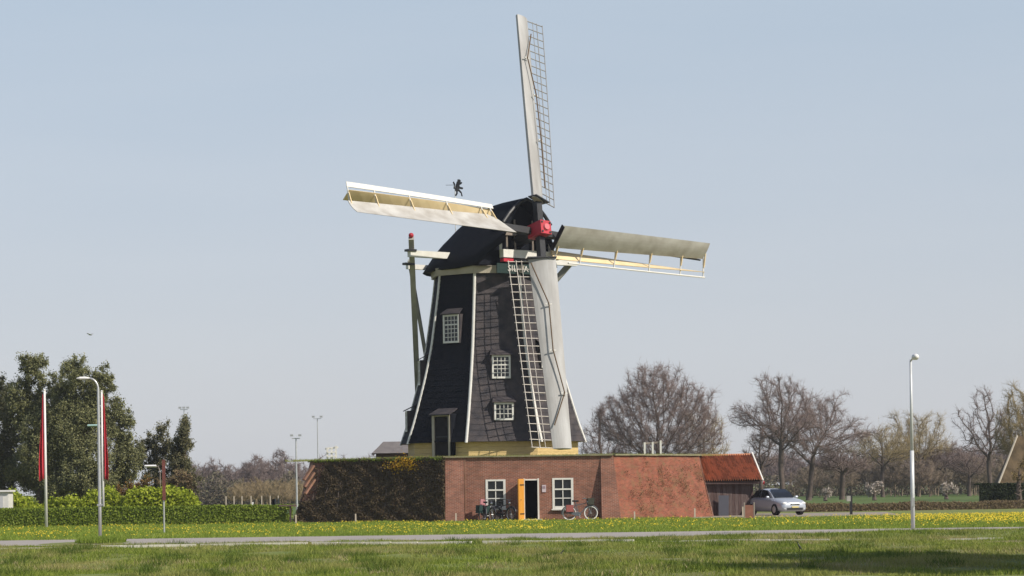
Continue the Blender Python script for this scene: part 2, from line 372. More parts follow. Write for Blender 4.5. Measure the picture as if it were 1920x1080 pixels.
def nearmask(x, y): return (y < 80.3 + .03 * x + .35 * np.sin(x * .9 + 1) * np.sin(x * 2.3) + .25 * np.sin(x * 5.3) + rng.normal(0, .25, len(x))) & ~((abs(y - (76.2 - np.clip(x + 6, 0, 99) * .24)) < .35) & (x < 14) & (rng.random(len(x)) < .93))
tag(blades('near_grass', 330000, None, (44, 82.4), .085, .010, M_bladen, nearmask), 'rough meadow grass with dry patches in the foreground', 'grass')
tag(blades('verge_grass', 230000, None, (88.3, 128), .10, .013, M_blade2, lambda x, y: offpath(x, y) & (y > 88.5)), 'green verge between the path and the brick bastion', 'grass')
tg = blades('tussock_grass', 9000, (-14.6, -13.0), (81.5, 86.5), .16, .012, M_blade2, lambda x, y: ((x + 13.8) / .75) ** 2 + ((y - 84) / 2.4) ** 2 < 1)
tag(tg, 'tussock of grass over the path edge at the curved lamp post', 'grass')
def tufts(name, ncl, yr, h, m, spread=.22, per=160):
    cy = rng.uniform(yr[0], yr[1], ncl); cx_ = rng.uniform(-1, 1, ncl) * cy * .21; x = np.repeat(cx_, per) + rng.normal(0, spread, ncl * per) * np.repeat(rng.uniform(.4, 1.8, ncl), per); y = np.repeat(cy, per) + rng.normal(0, spread * 1.4, ncl * per)
    n = len(x); hh = h * rng.uniform(.4, 1.3, n); a = rng.uniform(0, math.pi, n); z = hgt(x, y); V = np.empty((n, 3, 3)); wd = .009
    V[:, 0] = np.stack([x - np.cos(a) * wd, y - np.sin(a) * wd, z - .01], -1); V[:, 1] = np.stack([x + np.cos(a) * wd, y + np.sin(a) * wd, z - .01], -1); V[:, 2] = np.stack([x + rng.normal(0, .5, n) * hh, y + rng.normal(0, .5, n) * hh, z + hh], -1)
    return raw(name, V.reshape(-1, 3), np.arange(3 * n).reshape(-1, 3), m, kind='stuff')
tag(tufts('dark_grass_tufts', 130, (46, 79.5), .17, island_mat('dark_blade', [(.05, .09, .01), (.10, .15, .02), (.16, .2, .03)], .7, .25)), 'darker green tufts standing up in the foreground meadow', 'grass')
tag(tufts('dry_grass_tufts', 95, (46, 79.5), .10, island_mat('dry_blade', [(.28, .22, .10), (.42, .34, .18), (.5, .42, .25)], .8, .25), .4, 130), 'straw-coloured dead grass patches in the foreground meadow', 'grass')
def flowers(name, n, yr, m, dens, hz=.10, size=.021):
    y = rng.uniform(yr[0], yr[1], n); x = rng.uniform(-1, 1, n) * (y * .215 + 1)
    k = (rng.random(n) < dens(x, y)) & offpath(x, y); x = x[k]; y = y[k]; n = len(x)
    r = size * rng.uniform(.7, 1.3, n); z = hgt(x, y) + hz * rng.uniform(.7, 1.35, n); V = np.empty((n, 7, 3)); V[:, 0] = np.stack([x, y, z + r * .35], -1)
    tx, ty = rng.normal(0, .3, n), rng.normal(-.35, .3, n)
    for i in range(6):
        a = i * math.pi / 3; dx = np.cos(a) * r; dy = np.sin(a) * r; V[:, i + 1] = np.stack([x + dx, y + dy, z + dx * tx - dy * ty * 1.2], -1)
    f = np.array([[0, i + 1, (i + 1) % 6 + 1] for i in range(6)]); Fc = (np.arange(n)[:, None, None] * 7 + f[None]).reshape(-1, 3)
    return raw(name, V.reshape(-1, 3), Fc, m, kind='stuff')
def dens(x, y):
    p = np.sin(x * .8 + 1.3) * np.sin(y * .33 + x * .21) + .6 * np.sin(x * 2.3 + y) * np.sin(y * .7)
    d = .10 + .32 * np.clip(p, 0, 1)
    d = d * np.where(x < -6, .55, 1) * np.where((x > 1.5) & (x < 15), .55, 1); d = d + np.where((x > 15.5) & (y > 100), np.clip((x - 15.5) / 4, 0, 1) * .6, 0)
    return d * np.where(y < 96, .35, 1)
tag(flowers('dandelions', 42000, (91, 127), M_dand, dens), 'yellow dandelions scattered through the verge', 'flowers')

# ---------------------------------------------------------------- the brick bastion
BT = 3.22
base = [W(550, 974, 131), W(835, 977, 125.4), W(1165, 977, 125.4), W(1337, 971, 131)]
top = [W(590, 867, 131.9), W(835, 857, 126.05), W(1150, 854, 126.05), W(1310, 854, 132)]
for p in base: p.z = -.05
for p in top: p.z = BT
baseb = [Vector((11.2, 138, -.05)), Vector((10.6, 148, -.05)), Vector((4, 153, -.05)), Vector((-7, 153, -.05)), Vector((-12.6, 147, -.05)), Vector((-12.0, 138, -.05))]
topb = [Vector((10.4, 138, BT)), Vector((9.9, 147, BT)), Vector((3.8, 152, BT)), Vector((-6.7, 152, BT)), Vector((-11.7, 146.5, BT)), Vector((-11.1, 138, BT))]
bast = thing('brick_bastion', 'red brick bastion with sloping sides carrying the black mill on its top', 'bastion', (1, 126, 0))
RX0, RX1, WY = W(870, 915, 126).x, W(1127, 915, 126).x, 126.05
def lerp(a, b, t): return a + (b - a) * t
tl = (RX0 - base[1].x) / (base[2].x - base[1].x); tr = (RX1 - base[1].x) / (base[2].x - base[1].x)
def batter(name, b0, b1, t0, t1, m, n=10, k=6, bow=.0):
    mb = MB(); g = []
    for j in range(k + 1):
        row = []
        for i in range(n + 1):
            p = lerp(lerp(b0, b1, i / n), lerp(t0, t1, i / n), j / k)
            nrm = (b1 - b0).cross(t0 - b0).normalized(); off = -bow * math.sin(math.pi * j / k)
            if 0 < i < n: off += .03 * math.sin(i * 1.7 + j * 2.3)
            row.append(p + nrm * off)
        g.append(row)
    for j in range(k):
        for i in range(n): mb.quad(g[j][i], g[j][i + 1], g[j + 1][i + 1], g[j + 1][i])
    return mb.build(name, m, bast, uv=True)
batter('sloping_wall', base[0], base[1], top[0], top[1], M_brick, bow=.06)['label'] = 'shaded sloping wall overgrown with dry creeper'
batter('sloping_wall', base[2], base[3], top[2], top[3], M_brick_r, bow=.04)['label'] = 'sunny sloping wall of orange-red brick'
xl = Vector((RX0, base[1].y, -.05)); xlt = Vector((RX0, WY, BT)); xr_ = Vector((RX1, base[2].y, -.05)); xrt = Vector((RX1, WY, BT))
MB().quad(base[1], xl, xlt, top[1]).build('front_pier', M_brick, bast, uv=True)
MB().quad(xr_, base[2], top[2], xrt).build('front_pier', M_brick, bast, uv=True)
MB().add([xl, Vector((RX0, WY + .02, -.05)), xlt], [(0, 1, 2)]).build('cheek', M_brick, bast, uv=True)
MB().add([xr_, Vector((RX1, WY + .02, -.05)), xrt], [(0, 1, 2)]).build('cheek', M_brick, bast, uv=True)
B2 = [base[3]] + baseb + [base[0]]; T2 = [top[3]] + topb + [top[0]]
mb = MB()
for i in range(len(B2) - 1): mb.quad(B2[i], B2[i + 1], T2[i + 1], T2[i])
mb.build('rear_wall', M_brick, bast, uv=True)
mb = MB(); mb.add([top[0], top[1], xlt, xrt, top[2], top[3]] + topb, [tuple(range(6 + len(topb)))]); mb.build('turf_top', M_ground, bast)
# coping along the visible top edges
tops = [T2[-2], top[0], top[1], top[2], top[3], topb[0]]
for a, b in zip(tops[:-1], tops[1:]):
    nn = max(1, int((b - a).length / 1.15))
    for i in range(nn):
        p = lerp(a, b, i / nn); q = lerp(a, b, (i + .985) / nn); z = .03 + random.uniform(-.006, .006)
        MB().beam(p + Vector((0, 0, z)), q + Vector((0, 0, z)), .26, .07).build('coping_stone', M_cop, bast)
# front wall with openings
zt = BT - .005
def zpx(py, px=1000): return W(px, py, WY).z
def xpx(px, py=930): return W(px, py, WY).x
ops = [(xpx(911), xpx(948), zpx(953), zpx(898)), (xpx(982), xpx(1011), -.05, zpx(898)), (xpx(1036), xpx(1075), zpx(955), zpx(897))]
xs = sorted({RX0, RX1, *[o[0] for o in ops], *[o[1] for o in ops]}); zs = sorted({-.05, zt, *[o[2] for o in ops], *[o[3] for o in ops]})
mb = MB()
for i in range(len(xs) - 1):
    for j in range(len(zs) - 1):
        cx, cz = (xs[i] + xs[i + 1]) / 2, (zs[j] + zs[j + 1]) / 2
        if any(o[0] < cx < o[1] and o[2] < cz < o[3] for o in ops): continue
        mb.quad((xs[i], WY, zs[j]), (xs[i + 1], WY, zs[j]), (xs[i + 1], WY, zs[j + 1]), (xs[i], WY, zs[j + 1]))
for x0, x1, z0, z1 in ops:
    for a, b in (((x0, z0), (x0, z1)), ((x0, z1), (x1, z1)), ((x1, z1), (x1, z0)), ((x1, z0), (x0, z0))):
        mb.quad((a[0], WY, a[1]), (b[0], WY, b[1]), (b[0], WY + .18, b[1]), (a[0], WY + .18, a[1]))
mb.build('front_wall', M_brick, bast, uv=True, recalc=False)
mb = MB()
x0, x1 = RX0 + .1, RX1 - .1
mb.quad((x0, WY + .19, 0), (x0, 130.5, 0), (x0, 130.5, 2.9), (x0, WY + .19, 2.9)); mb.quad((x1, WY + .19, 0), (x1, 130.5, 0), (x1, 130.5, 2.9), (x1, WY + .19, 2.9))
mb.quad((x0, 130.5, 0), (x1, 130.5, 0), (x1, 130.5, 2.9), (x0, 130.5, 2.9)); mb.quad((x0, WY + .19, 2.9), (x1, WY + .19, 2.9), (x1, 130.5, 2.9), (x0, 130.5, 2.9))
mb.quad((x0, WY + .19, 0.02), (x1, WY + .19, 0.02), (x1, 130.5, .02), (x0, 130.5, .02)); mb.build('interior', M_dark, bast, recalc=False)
# vertical expansion joints / downpipe-like pale lines
MB().box((RX0 + .06, WY - .02, BT / 2), (.07, .05, BT - .1)).build('corner_batten', M_brick_r, bast)
def house_window(x0, x1, z0, z1):
    y = WY + .02; t = .085; mb = MB()
    for c, s in (((x0 + t / 2 + .01, y, (z0 + z1) / 2), (t + .03, .1, z1 - z0)), ((x1 - t / 2 - .01, y, (z0 + z1) / 2), (t + .03, .1, z1 - z0)),
                 (((x0 + x1) / 2, y, z1 - t / 2), (x1 - x0 - 2 * t - .04, .1, t)), (((x0 + x1) / 2, y, z0 + t / 2 + .03), (x1 - x0 - 2 * t - .04, .1, t + .06))): mb.box(c, s)
    xi0, xi1, zi0, zi1 = x0 + t + .02, x1 - t - .02, z0 + t + .06, z1 - t
    mb.box(((xi0 + xi1) / 2, y, (zi0 + zi1) / 2), (.045, .07, zi1 - zi0))
    zh = [zi0, zi0 + (zi1 - zi0) * .30, zi0 + (zi1 - zi0) * .64, zi1]
    mb.box(((xi0 + xi1) / 2, y - .008, zh[1]), (xi1 - xi0, .05, .045)); mb.box(((xi0 + xi1) / 2, y - .01, zh[2]), (xi1 - xi0, .1, .075))
    win = mb.build('window', M_white, bast)
    for i in range(2):
        for j in range(3):
            a = xi0 + (xi1 - xi0) * i / 2; b = xi0 + (xi1 - xi0) * (i + 1) / 2
            MB().box(((a + b) / 2, y + .03, (zh[j] + zh[j + 1]) / 2), (b - a, .008, zh[j + 1] - zh[j])).build('pane', M_glass, win)
    MB().box(((x0 + x1) / 2, WY - .05, z0 - .03), (x1 - x0 + .12, .16, .06)).build('sill', M_white, win)
    return win
house_window(*ops[0]); house_window(*ops[2])
x0, x1, z0, z1 = ops[1]
fr = MB(); fr.box((x0 + .03, WY + .03, 1.06), (.06, .1, 2.12)); fr.box((x1 - .04, WY + .01, 1.06), (.08, .12, 2.12)); fr.box(((x0 + x1) / 2, WY + .03, z1 - .035), (x1 - x0 - .14, .1, .07)); fr.build('door_frame', M_white, bast)
dp0 = Vector((x0 + .0, WY - .03, 0)); dp1 = dp0 + Vector((-.27, -.88, 0)); dd = (dp1 - dp0).normalized()
door = thing  # noqa
dr = MB().beam(lerp(dp0, dp1, 0) + Vector((0, 0, 1.06)), dp1 + Vector((0, 0, 1.06)), .05, 2.08).build('door', M_orange, bast); dr['label'] = 'open orange wooden door seen almost edge-on'
nn = Vector((-dd.y, dd.x, 0)); nn = nn if nn.x > 0 else -nn
for z in (.35, 1.8): MB().beam(dp0 + dd * .05 + nn * .04 + Vector((0, 0, z)), dp0 + dd * .75 + nn * .04 + Vector((0, 0, z)), .012, .05).build('hinge', M_blackp, dr)
MB().tube([dp0 + dd * .82 + nn * .04 + Vector((0, 0, 1.05)), dp0 + dd * .82 + nn * .1 + Vector((0, 0, 1.05)), dp0 + dd * .7 + nn * .1 + Vector((0, 0, 1.05))], .012, 6).build('handle', M_chrome, dr)
MB().box(((x0 + x1) / 2, WY - .2, .03), (x1 - x0 + .3, .45, .09)).build('threshold', M_line, bast)
for sx, sz in ((-1, 1), ):
    pass
sg = MB(); c = W(1020, 916, WY - .03); sg.box(c, (.20, .03, .36)); s_ = sg.build('notice_board', mat('notice', (.55, .47, .50), .5), None, origin=c); tag(s_, 'small pale notice fixed to the bricks right of the open doorway', 'sign')
MB().box(c + Vector((0, -.02, .06)), (.13, .012, .13)).build('notice_panel', mat('notice_print', (.30, .22, .26), .6), s_, origin=c)
# three slanting courses of lighter brick near the far left end
for i in range(3):
    a = W(570 + i * 1, 900 + i * 13, 130.6); b = W(588 + i * 1, 873 + i * 13, 131.0)
    MB().beam(a + Vector((0, -.12, 0)), b + Vector((0, -.12, 0)), .2, .10).build('slanting_brick_course', M_brick_r, bast)

def leafcloud(P, Nn, size, m, name, parent=None, kind=None, origin=(0, 0, 0), tri=False, jit=.7):
    P = np.asarray(P); n = len(P); d = rng.normal(0, 1, (n, 3)) * jit + (Nn if Nn is not None else 0)
    d /= np.linalg.norm(d, axis=1)[:, None]; a = np.cross(d, rng.normal(0, 1, (n, 3))); a /= np.linalg.norm(a, axis=1)[:, None]; b = np.cross(d, a)
    s = size * rng.uniform(.5, 1.5, (n, 1))
    if tri:
        V = np.stack([P - a * s * .45, P + a * s * .45, P + b * s * 1.5], 1); return raw(name, V.reshape(-1, 3), np.arange(3 * n).reshape(-1, 3), m, parent, kind, origin)
    V = np.stack([P - a * s, P - b * s * .7, P + a * s, P + b * s * .7], 1)
    return raw(name, V.reshape(-1, 3), np.arange(4 * n).reshape(-1, 4), m, parent, kind, origin, nper=4)
# creeper on the shaded face
def facepts(b0, b1, t0, t1, n, dens=None):
    u = rng.random(n * 3); v = rng.random(n * 3)
    k = np.ones(len(u), bool) if dens is None else rng.random(len(u)) < dens(u, v)
    u = u[k][:n]; v = v[k][:n]; A = np.array
    B = A(b0)[None] * (1 - u[:, None]) + A(b1)[None] * u[:, None]; T = A(t0)[None] * (1 - u[:, None]) + A(t1)[None] * u[:, None]
    nr = np.array((b1 - b0).cross(t0 - b0).normalized())
    P = B * (1 - v[:, None]) + T * v[:, None]; return P, nr, u, v
P, nr, u, v = facepts(base[0], base[1], top[0], top[1], 42000, lambda u, v: np.clip(1.3 - .5 * np.sin(u * 31) * np.sin(v * 9), 0, 1) * np.where((u < .1) & (v > .35), .12, 1))
P = P + nr * rng.uniform(.02, .12, (len(P), 1)) * (1 + .6 * np.sin(u * 40 + 3 * np.sin(v * 7)) * np.sin(v * 17))[:, None]
o = Vector(lerp(base[0], base[1], .5)); o.z = 0
cr = thing('wall_creeper', 'dark dry creeper covering the shaded left wall of the bastion', 'creeper', o)
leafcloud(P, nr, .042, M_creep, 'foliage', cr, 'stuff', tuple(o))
q = np.array(lerp(top[0], top[1], .70)); n = 950
Q = q + np.array([1., -.75, 0])[None] * rng.normal(0, .42, (n, 1)) + rng.normal(0, .22, (n, 3)) * [0.3, .3, 1] + [0, -.25, -.35]
leafcloud(Q, nr, .04, M_gold, 'blossom', cr, 'stuff', tuple(o))
uu = rng.random((1500, 1)); Q = np.array(top[0]) * (1 - uu) + np.array(top[1]) * uu + rng.normal(0, .045, (1500, 3)) + [-.06, -.1, -.02]; leafcloud(Q, nr, .03, M_hedge, 'moss_fringe', cr, 'stuff', tuple(o))
mb = MB()
for i in range(9):
    a = lerp(base[0], base[1], .08 + i * .105); b = lerp(top[0], top[1], .08 + i * .105 + random.uniform(-.05, .05)); mid = lerp(a, b, .5) + Vector((random.uniform(-.2, .2), -.03, 0))
    mb.tube([a + Vector((0, -.02, 0)), mid, b + Vector((0, .05, 0))], [.035, .025, .01], 5)
mb.build('stem', M_bark, cr)
nc = 75; cu, cv = rng.uniform(.04, .97, nc), rng.beta(1.6, 1.6, nc) * .9; cs = rng.uniform(.05, .22, nc) * rng.choice([.5, 1, 1.3], nc); P_ = []
for k in range(nc):
    nk = int(420 * cs[k] ** 1.1); uu = cu[k] + rng.normal(0, cs[k] / 7.5, nk) + .02 * np.sin(rng.uniform(0, 9, nk)); vv = cv[k] + rng.normal(0, cs[k] / 2.6, nk)
    kk = (uu > 0) & (uu < 1) & (vv > 0) & (vv < .97); uu, vv = uu[kk][:, None], vv[kk][:, None]; A = np.array
    P_.append((A(base[2]) * (1 - uu) + A(base[3]) * uu) * (1 - vv) + (A(top[2]) * (1 - uu) + A(top[3]) * uu) * vv)
pn = np.concatenate(P_); nr = np.array((base[3] - base[2]).cross(top[2] - base[2]).normalized()); pn = pn + nr * rng.uniform(.01, .07, (len(pn), 1)); o = Vector(lerp(base[2], base[3], .5)); o.z = 0
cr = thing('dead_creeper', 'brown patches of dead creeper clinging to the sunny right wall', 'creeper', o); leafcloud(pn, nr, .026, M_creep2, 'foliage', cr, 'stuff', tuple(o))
# turf fringe on the bastion top
n = 14000; x = rng.uniform(-12, 12, n); y = rng.uniform(126.1, 134, n); k = (y > 126.2 + np.clip(-3.35 - x, 0, 99) * .72) & (y > 126.2 + np.clip(x - 5, 0, 99) * 1.18)
x = x[k]; y = y[k]; n = len(x); hh = rng.uniform(.03, .16, n); a = rng.uniform(0, 3.14, n)
V = np.stack([np.stack([x - .015, y, np.full(n, BT)], -1), np.stack([x + .015, y, np.full(n, BT)], -1), np.stack([x + rng.normal(0, .04, n), y, BT + hh], -1)], 1)
raw('turf_grass', V.reshape(-1, 3), np.arange(3 * n).reshape(-1, 3), M_blade, kind='stuff')

# ---------------------------------------------------------------- the windmill
MC = Vector((-1.03, 135.4, 0)); mill = thing('windmill', 'tall black Dutch windmill with white-edged corners and four pale sails', 'windmill', (MC.x, MC.y, BT))
TH0 = -14.7
prof = [(4.10, 5.18), (4.55, 5.0), (4.98, 4.84), (5.85, 4.56), (6.6, 4.34), (7.3, 4.13), (8.3, 3.87), (9.3, 3.64), (10.75, 3.41), (12, 3.22), (13.1, 3.08)]
def Rz(z):
    return float(np.interp(z, [p[0] for p in prof], [p[1] for p in prof]))
def vp(k, z, r=None):
    t = R(TH0 + 45 * k); r = Rz(z) if r is None else r
    return MC + Vector((r * math.sin(t), -r * math.cos(t), z))
zsb = list(np.linspace(4.1, 13.1, 31))
for k in range(8):     # eight tapering sides, clad in overlapping courses
    mb = MB(); prev = None
    for i in range(len(zsb) - 1):
        a, b = zsb[i], zsb[i + 1]
        e = .022
        p0, p1 = vp(k, a, Rz(a) + e), vp(k + 1, a, Rz(a) + e); q0, q1 = vp(k, b + .01), vp(k + 1, b + .01)
        mb.quad(p0, p1, q1, q0)
        mb.quad(vp(k, a, Rz(a) - .01), vp(k + 1, a, Rz(a) - .01), p1, p0)
    mb.build('clad_side', M_black if k in (7, 6) else M_felt_lit, mill, recalc=False)  # sun and shade put into the colour: black away from sun, browner elsewhere
for k in range(8):
    mb = MB(); t = R(TH0 + 45 * k); N = Vector((math.sin(t), -math.cos(t), 0)); T = Vector((math.cos(t), math.sin(t), 0)); rings = []
    for z in np.linspace(4.05, 13.1, 19):
        c = vp(k, z, Rz(z) + .0); rings.append([c + T * s * .075 + N * d for s, d in ((-1, -.06), (-1, .03), (-.3, .06), (.3, .06), (1, .03), (1, -.06))])
    mb.loft(rings).build('corner_board', M_white, mill)
# ochre skirt of three boards per side, on a stone-coloured sill
for k in range(8):
    for j in range(3):
        z0 = BT + .02 + j * .29; z1 = z0 + .28; r = 4.76
        mb = MB(); a0, a1, b0, b1 = vp(k, z0, r), vp(k + 1, z0, r), vp(k, z1, r), vp(k + 1, z1, r)
        c0, c1, d0, d1 = vp(k, z0, r - .05), vp(k + 1, z0, r - .05), vp(k, z1, r - .05), vp(k + 1, z1, r - .05)
        mb.add([a0, a1, b1, b0, c0, c1, d1, d0], [(0, 1, 2, 3), (4, 7, 6, 5), (0, 4, 5, 1), (3, 2, 6, 7), (0, 3, 7, 4), (1, 5, 6, 2)]); mb.build('skirt_board', M_ochre, mill)
mb = MB()
for k in range(8):
    mb.quad(vp(k, 4.09, 4.4), vp(k + 1, 4.09, 4.4), vp(k + 1, 4.09, 5.2), vp(k, 4.09, 5.2)); mb.quad(vp(k, 4.12, 4.4), vp(k + 1, 4.12, 4.4), vp(k + 1, 4.12, 5.19), vp(k, 4.12, 5.19))
mb.build('eaves_soffit', M_wood, mill, recalc=False)
mb = MB(); mb.loft([[vp(k, z, r) for k in range(8)] for z, r in ((13.02, 3.2), (13.02, 3.3), (13.42, 3.34), (13.42, 3.1))], caps=False); mb.build('curb_ring', M_beige, mill)
def fac(al, l, d, z):
    a = R(al); return MC + Vector((math.sin(a) * d + math.cos(a) * l, -math.cos(a) * d + math.sin(a) * l, z))
def mill_window(al, l, zc, wd, ht, nx, ny, hood=True):
    C8 = math.cos(R(22.5)); z0, z1 = zc - ht / 2, zc + ht / 2; d0 = Rz(z0) * C8 + .06; dt = Rz(z1) * C8; a = R(al)
    N = Vector((math.sin(a), -math.cos(a), 0)); t = .09
    def bx(mb, l0, l1, za, zb, da, db): 
        vs = [fac(al, l + x, d, z) for z in (za, zb) for x, d in ((l0, da), (l1, da), (l1, db), (l0, db))]
        mb.add(vs, [(3, 2, 1, 0), (4, 5, 6, 7), (0, 1, 5, 4), (1, 2, 6, 5), (2, 3, 7, 6), (3, 0, 4, 7)])
    h = wd / 2; mb = MB()
    bx(mb, -h, -h + t, z0, z1, d0 + .05, d0 - .05); bx(mb, h - t, h, z0, z1, d0 + .05, d0 - .05)
    bx(mb, -h + t, h - t, z1 - t, z1, d0 + .05, d0 - .05); bx(mb, -h + t, h - t, z0, z0 + t * 1.1, d0 + .05, d0 - .05)
    win = mb.build('window', M_white, mill)
    g = MB(); bx(g, -h + t, h - t, z0 + t, z1 - t, d0 - .01, d0 - .03); g.build('pane', M_glass, win)
    mb = MB()
    for i in range(1, nx):
        x = -h + t + (wd - 2 * t) * i / nx; bx(mb, x - .016, x + .016, z0 + t, z1 - t, d0 + .02, d0 - .005)
    for j in range(1, ny):
        z = z0 + t + (ht - 2 * t) * j / ny; e = .034 if ny > 3 and j == ny // 2 + 1 else .016; bx(mb, -h + t, h - t, z - e, z + e, d0 + .026, d0 - .002)
    mb.build('glazing_bar', M_white, win)
    mb = MB()   # dormer cheeks and hood
    for sx in (-1, 1):
        mb = MB(); x = sx * (h + .03); bx(mb, x - .03, x + .03, z0 - .02, z1 + .02, d0 + .03, dt - .12); mb.build('dormer_cheek', M_felt_lit, win)
    x = h + .12; dH = Rz(z1 + .3) * C8 - .02; vs = [fac(al, l - x, d0 + .14, z1), fac(al, l + x, d0 + .14, z1), fac(al, l + x * .8, dH, z1 + .32), fac(al, l - x * .8, dH, z1 + .32)]
    vs2 = [v + Vector((0, 0, .05)) for v in vs]; mb = MB(); mb.add(vs + vs2, [(3, 2, 1, 0), (4, 5, 6, 7), (0, 1, 5, 4), (1, 2, 6, 5), (2, 3, 7, 6), (3, 0, 4, 7)]); mb.build('hood', M_felt_lit, win)
    return win
AL, AR = TH0 - 22.5, TH0 + 22.5
mill_window(AL, .0, 10.12, 1.06, 1.5, 4, 6); mill_window(AR, .03, 8.02, .98, 1.22, 4, 5); mill_window(AR, .06, 5.66, 1.02, .92, 4, 3)
mill_window(AL - 45, .1, 7.9, .95, 1.3, 4, 5); mill_window(AL - 45, .0, 5.3, .95, 1.1, 4, 4)
mill_window(AR + 45, 0, 8.6, .95, 1.2, 4, 5)
# mill door on the shaded side
C8 = math.cos(R(22.5)); dD = Rz(4.1) * C8 - .02; lD = .33
def dbox(mb, l0, l1, za, zb, da, db):
    vs = [fac(AL, lD + x, d, z) for z in (za, zb) for x, d in ((l0, da), (l1, da), (l1, db), (l0, db))]
    mb.add(vs, [(3, 2, 1, 0), (4, 5, 6, 7), (0, 1, 5, 4), (1, 2, 6, 5), (2, 3, 7, 6), (3, 0, 4, 7)])
mb = MB(); dbox(mb, -.62, -.47, BT, 5.55, dD + .05, dD - .1); dbox(mb, .47, .58, BT, 5.55, dD + .05, dD - .1); dbox(mb, -.47, .47, 5.45, 5.55, dD + .05, dD - .1); mb.build('door_frame', M_beige, mill)
mb = MB(); dbox(mb, -.46, .46, BT, 5.44, dD - .02, dD - .06); dm = mb.build('door', M_dark, mill)
mb = MB(); dbox(mb, -.4, .4, 4.35, 4.42, dD + .0, dD - .03); mb.build('cross_rail', M_blackp, dm)
mb = MB(); dbox(mb, -.66, -.6, BT, 5.6, dD + .02, 3.9); dbox(mb, .58, .64, BT, 5.6, dD + .02, 3.9); mb.build('door_cheek', M_black, mill)
mb = MB(); vs = [fac(AL, lD + x, d, z) for x, d, z in ((-.7, dD + .22, 5.5), (.7, dD + .22, 5.5), (.62, 3.8, 6.0), (-.62, 3.8, 6.0))]; mb.add(vs + [v + Vector((0, 0, .07)) for v in vs], [(3, 2, 1, 0), (4, 5, 6, 7), (0, 1, 5, 4), (1, 2, 6, 5), (2, 3, 7, 6), (3, 0, 4, 7)]); mb.build('door_hood', M_felt_lit, mill)

# cap, in a frame turned 38 degrees: s = along the shaft, t = across
PH, TAU, RHO, LA = R(37.9), R(12.0), R(4.88), 11.9
S = Vector((math.sin(PH), -math.cos(PH), 0)); T = Vector((math.cos(PH), math.sin(PH), 0)); Z = Vector((0, 0, 1))
def cp(s, t, z): return MC + S * s + T * t + Z * z
secs = [(3.35, 1.75, 14.6, 16.95), (2.9, 2.15, 14.2, 17.02), (2.4, 2.75, 13.5, 17.0), (1.2, 3.15, 13.36, 16.95), (.2, 3.3, 13.36, 16.75), (-1.0, 3.25, 13.36, 16.3), (-2.0, 2.95, 13.36, 15.75), (-2.9, 2.4, 13.36, 15.1), (-3.5, 1.8, 13.36, 14.6), (-4.0, 1.0, 13.36, 13.9)]
rings = []
for s, hw, z0, zr in secs:
    ring = []
    for i in range(17):
        x = -1 + 2 * i / 16; xx = math.copysign(abs(x) ** .85, x)
        ring.append(cp(s, hw * xx, z0 + (zr - z0) * (1 - abs(xx) ** 1.75)))
    rings.append(ring)
cap = MB().loft(rings, closed=False).build('cap_roof', M_black, mill, smooth=True); sm = cap.modifiers.new('thick', 'SOLIDIFY'); sm.thickness = .12; sm.offset = -1
mb = MB(); g = [cp(2.45, 2.6 * (-1 + 2 * i / 16), 13.45 + 3.3 * (1 - abs(-1 + 2 * i / 16) ** 1.75)) for i in range(17)]; mb.add(g, [tuple(range(17))]); mb.build('front_gable', M_black, mill)
mb = MB(); g = [cp(-4.0, 1.0 * (-1 + 2 * i / 16), 13.36 + .54 * (1 - abs(-1 + 2 * i / 16) ** 1.75)) for i in range(17)]; mb.add(g, [tuple(range(17))]); mb.build('rear_gable', M_black, mill)
mb = MB(); mb.loft([[cp(s_ * a, t_ * a, 13.38) for s_, t_ in ((2.6, 2.6), (2.6, -2.6), (0, -3.3), (-2.6, -2.6), (-4, 0), (-2.6, 2.6), (0, 3.3))] for a in (.2, .98)], caps=False); mb.build('cap_floor', M_plank, mill, recalc=False)
# thatch ridge eyebrow over the front
MB().tube([cp(3.3, x, 16.95 - abs(x) ** 1.6 * .62) for x in np.linspace(-1.6, 1.6, 9)], .10, 8).build('verge_board', M_blackp, mill)
# front timber: wind beam, posts, red moulding, name board
MB().beam(cp(3.05, -1.55, 14.02), cp(3.05, 2.2, 14.02), .35, .42).build('wind_beam', M_white, mill)
MB().beam(cp(3.15, -1.6, 13.66), cp(3.15, -.95, 13.66), .3, .16).build('red_moulding', M_red, mill)
MB().beam(cp(3.12, -.9, 13.68), cp(3.12, 1.9, 13.68), .25, .14).build('lower_moulding', M_blackp, mill)
for t in (-1.4, 1.9): MB().beam(cp(2.8, t, 14.2), cp(2.8, t, 15.1), .14, .14).build('gable_post', M_white, mill)
for t in (-.85, -.3, .9): MB().beam(cp(2.65, t, 14.2), cp(2.6, t, 15.9), .09, .09).build('gable_stud', M_wood, mill)
MB().beam(cp(2.7, -1.5, 15.15), cp(2.7, 1.9, 15.15), .12, .22).build('gable_rail', M_wood, mill)
MB().beam(cp(3.2, -2.0, 13.22), cp(3.2, 1.4, 13.22), .07, .52).build('name_board', M_green, mill)
nb = bpy.data.objects['name_board']
tcv = bpy.data.curves.new('lettering', 'FONT'); tcv.body = 'SILVIA'; tcv.size = .46; tcv.extrude = .01; tcv.align_x = 'CENTER'; tcv.align_y = 'CENTER'; tcv.space_character = 1.12
tob = bpy.data.objects.new('lettering_source', tcv); COL.objects.link(tob); bpy.context.view_layer.update()
tme = bpy.data.meshes.new_from_object(tob.evaluated_get(bpy.context.evaluated_depsgraph_get())); bpy.data.objects.remove(tob)
Mx = Matrix.Translation(cp(3.26, -.62, 13.22) - Vector(mill['o'])) @ Matrix((T, Z, S)).transposed().to_4x4()
tme.transform(Mx); tme.materials.clear(); tme.materials.append(M_white); lo = bpy.data.objects.new('lettering', tme); COL.objects.link(lo); lo.parent = nb
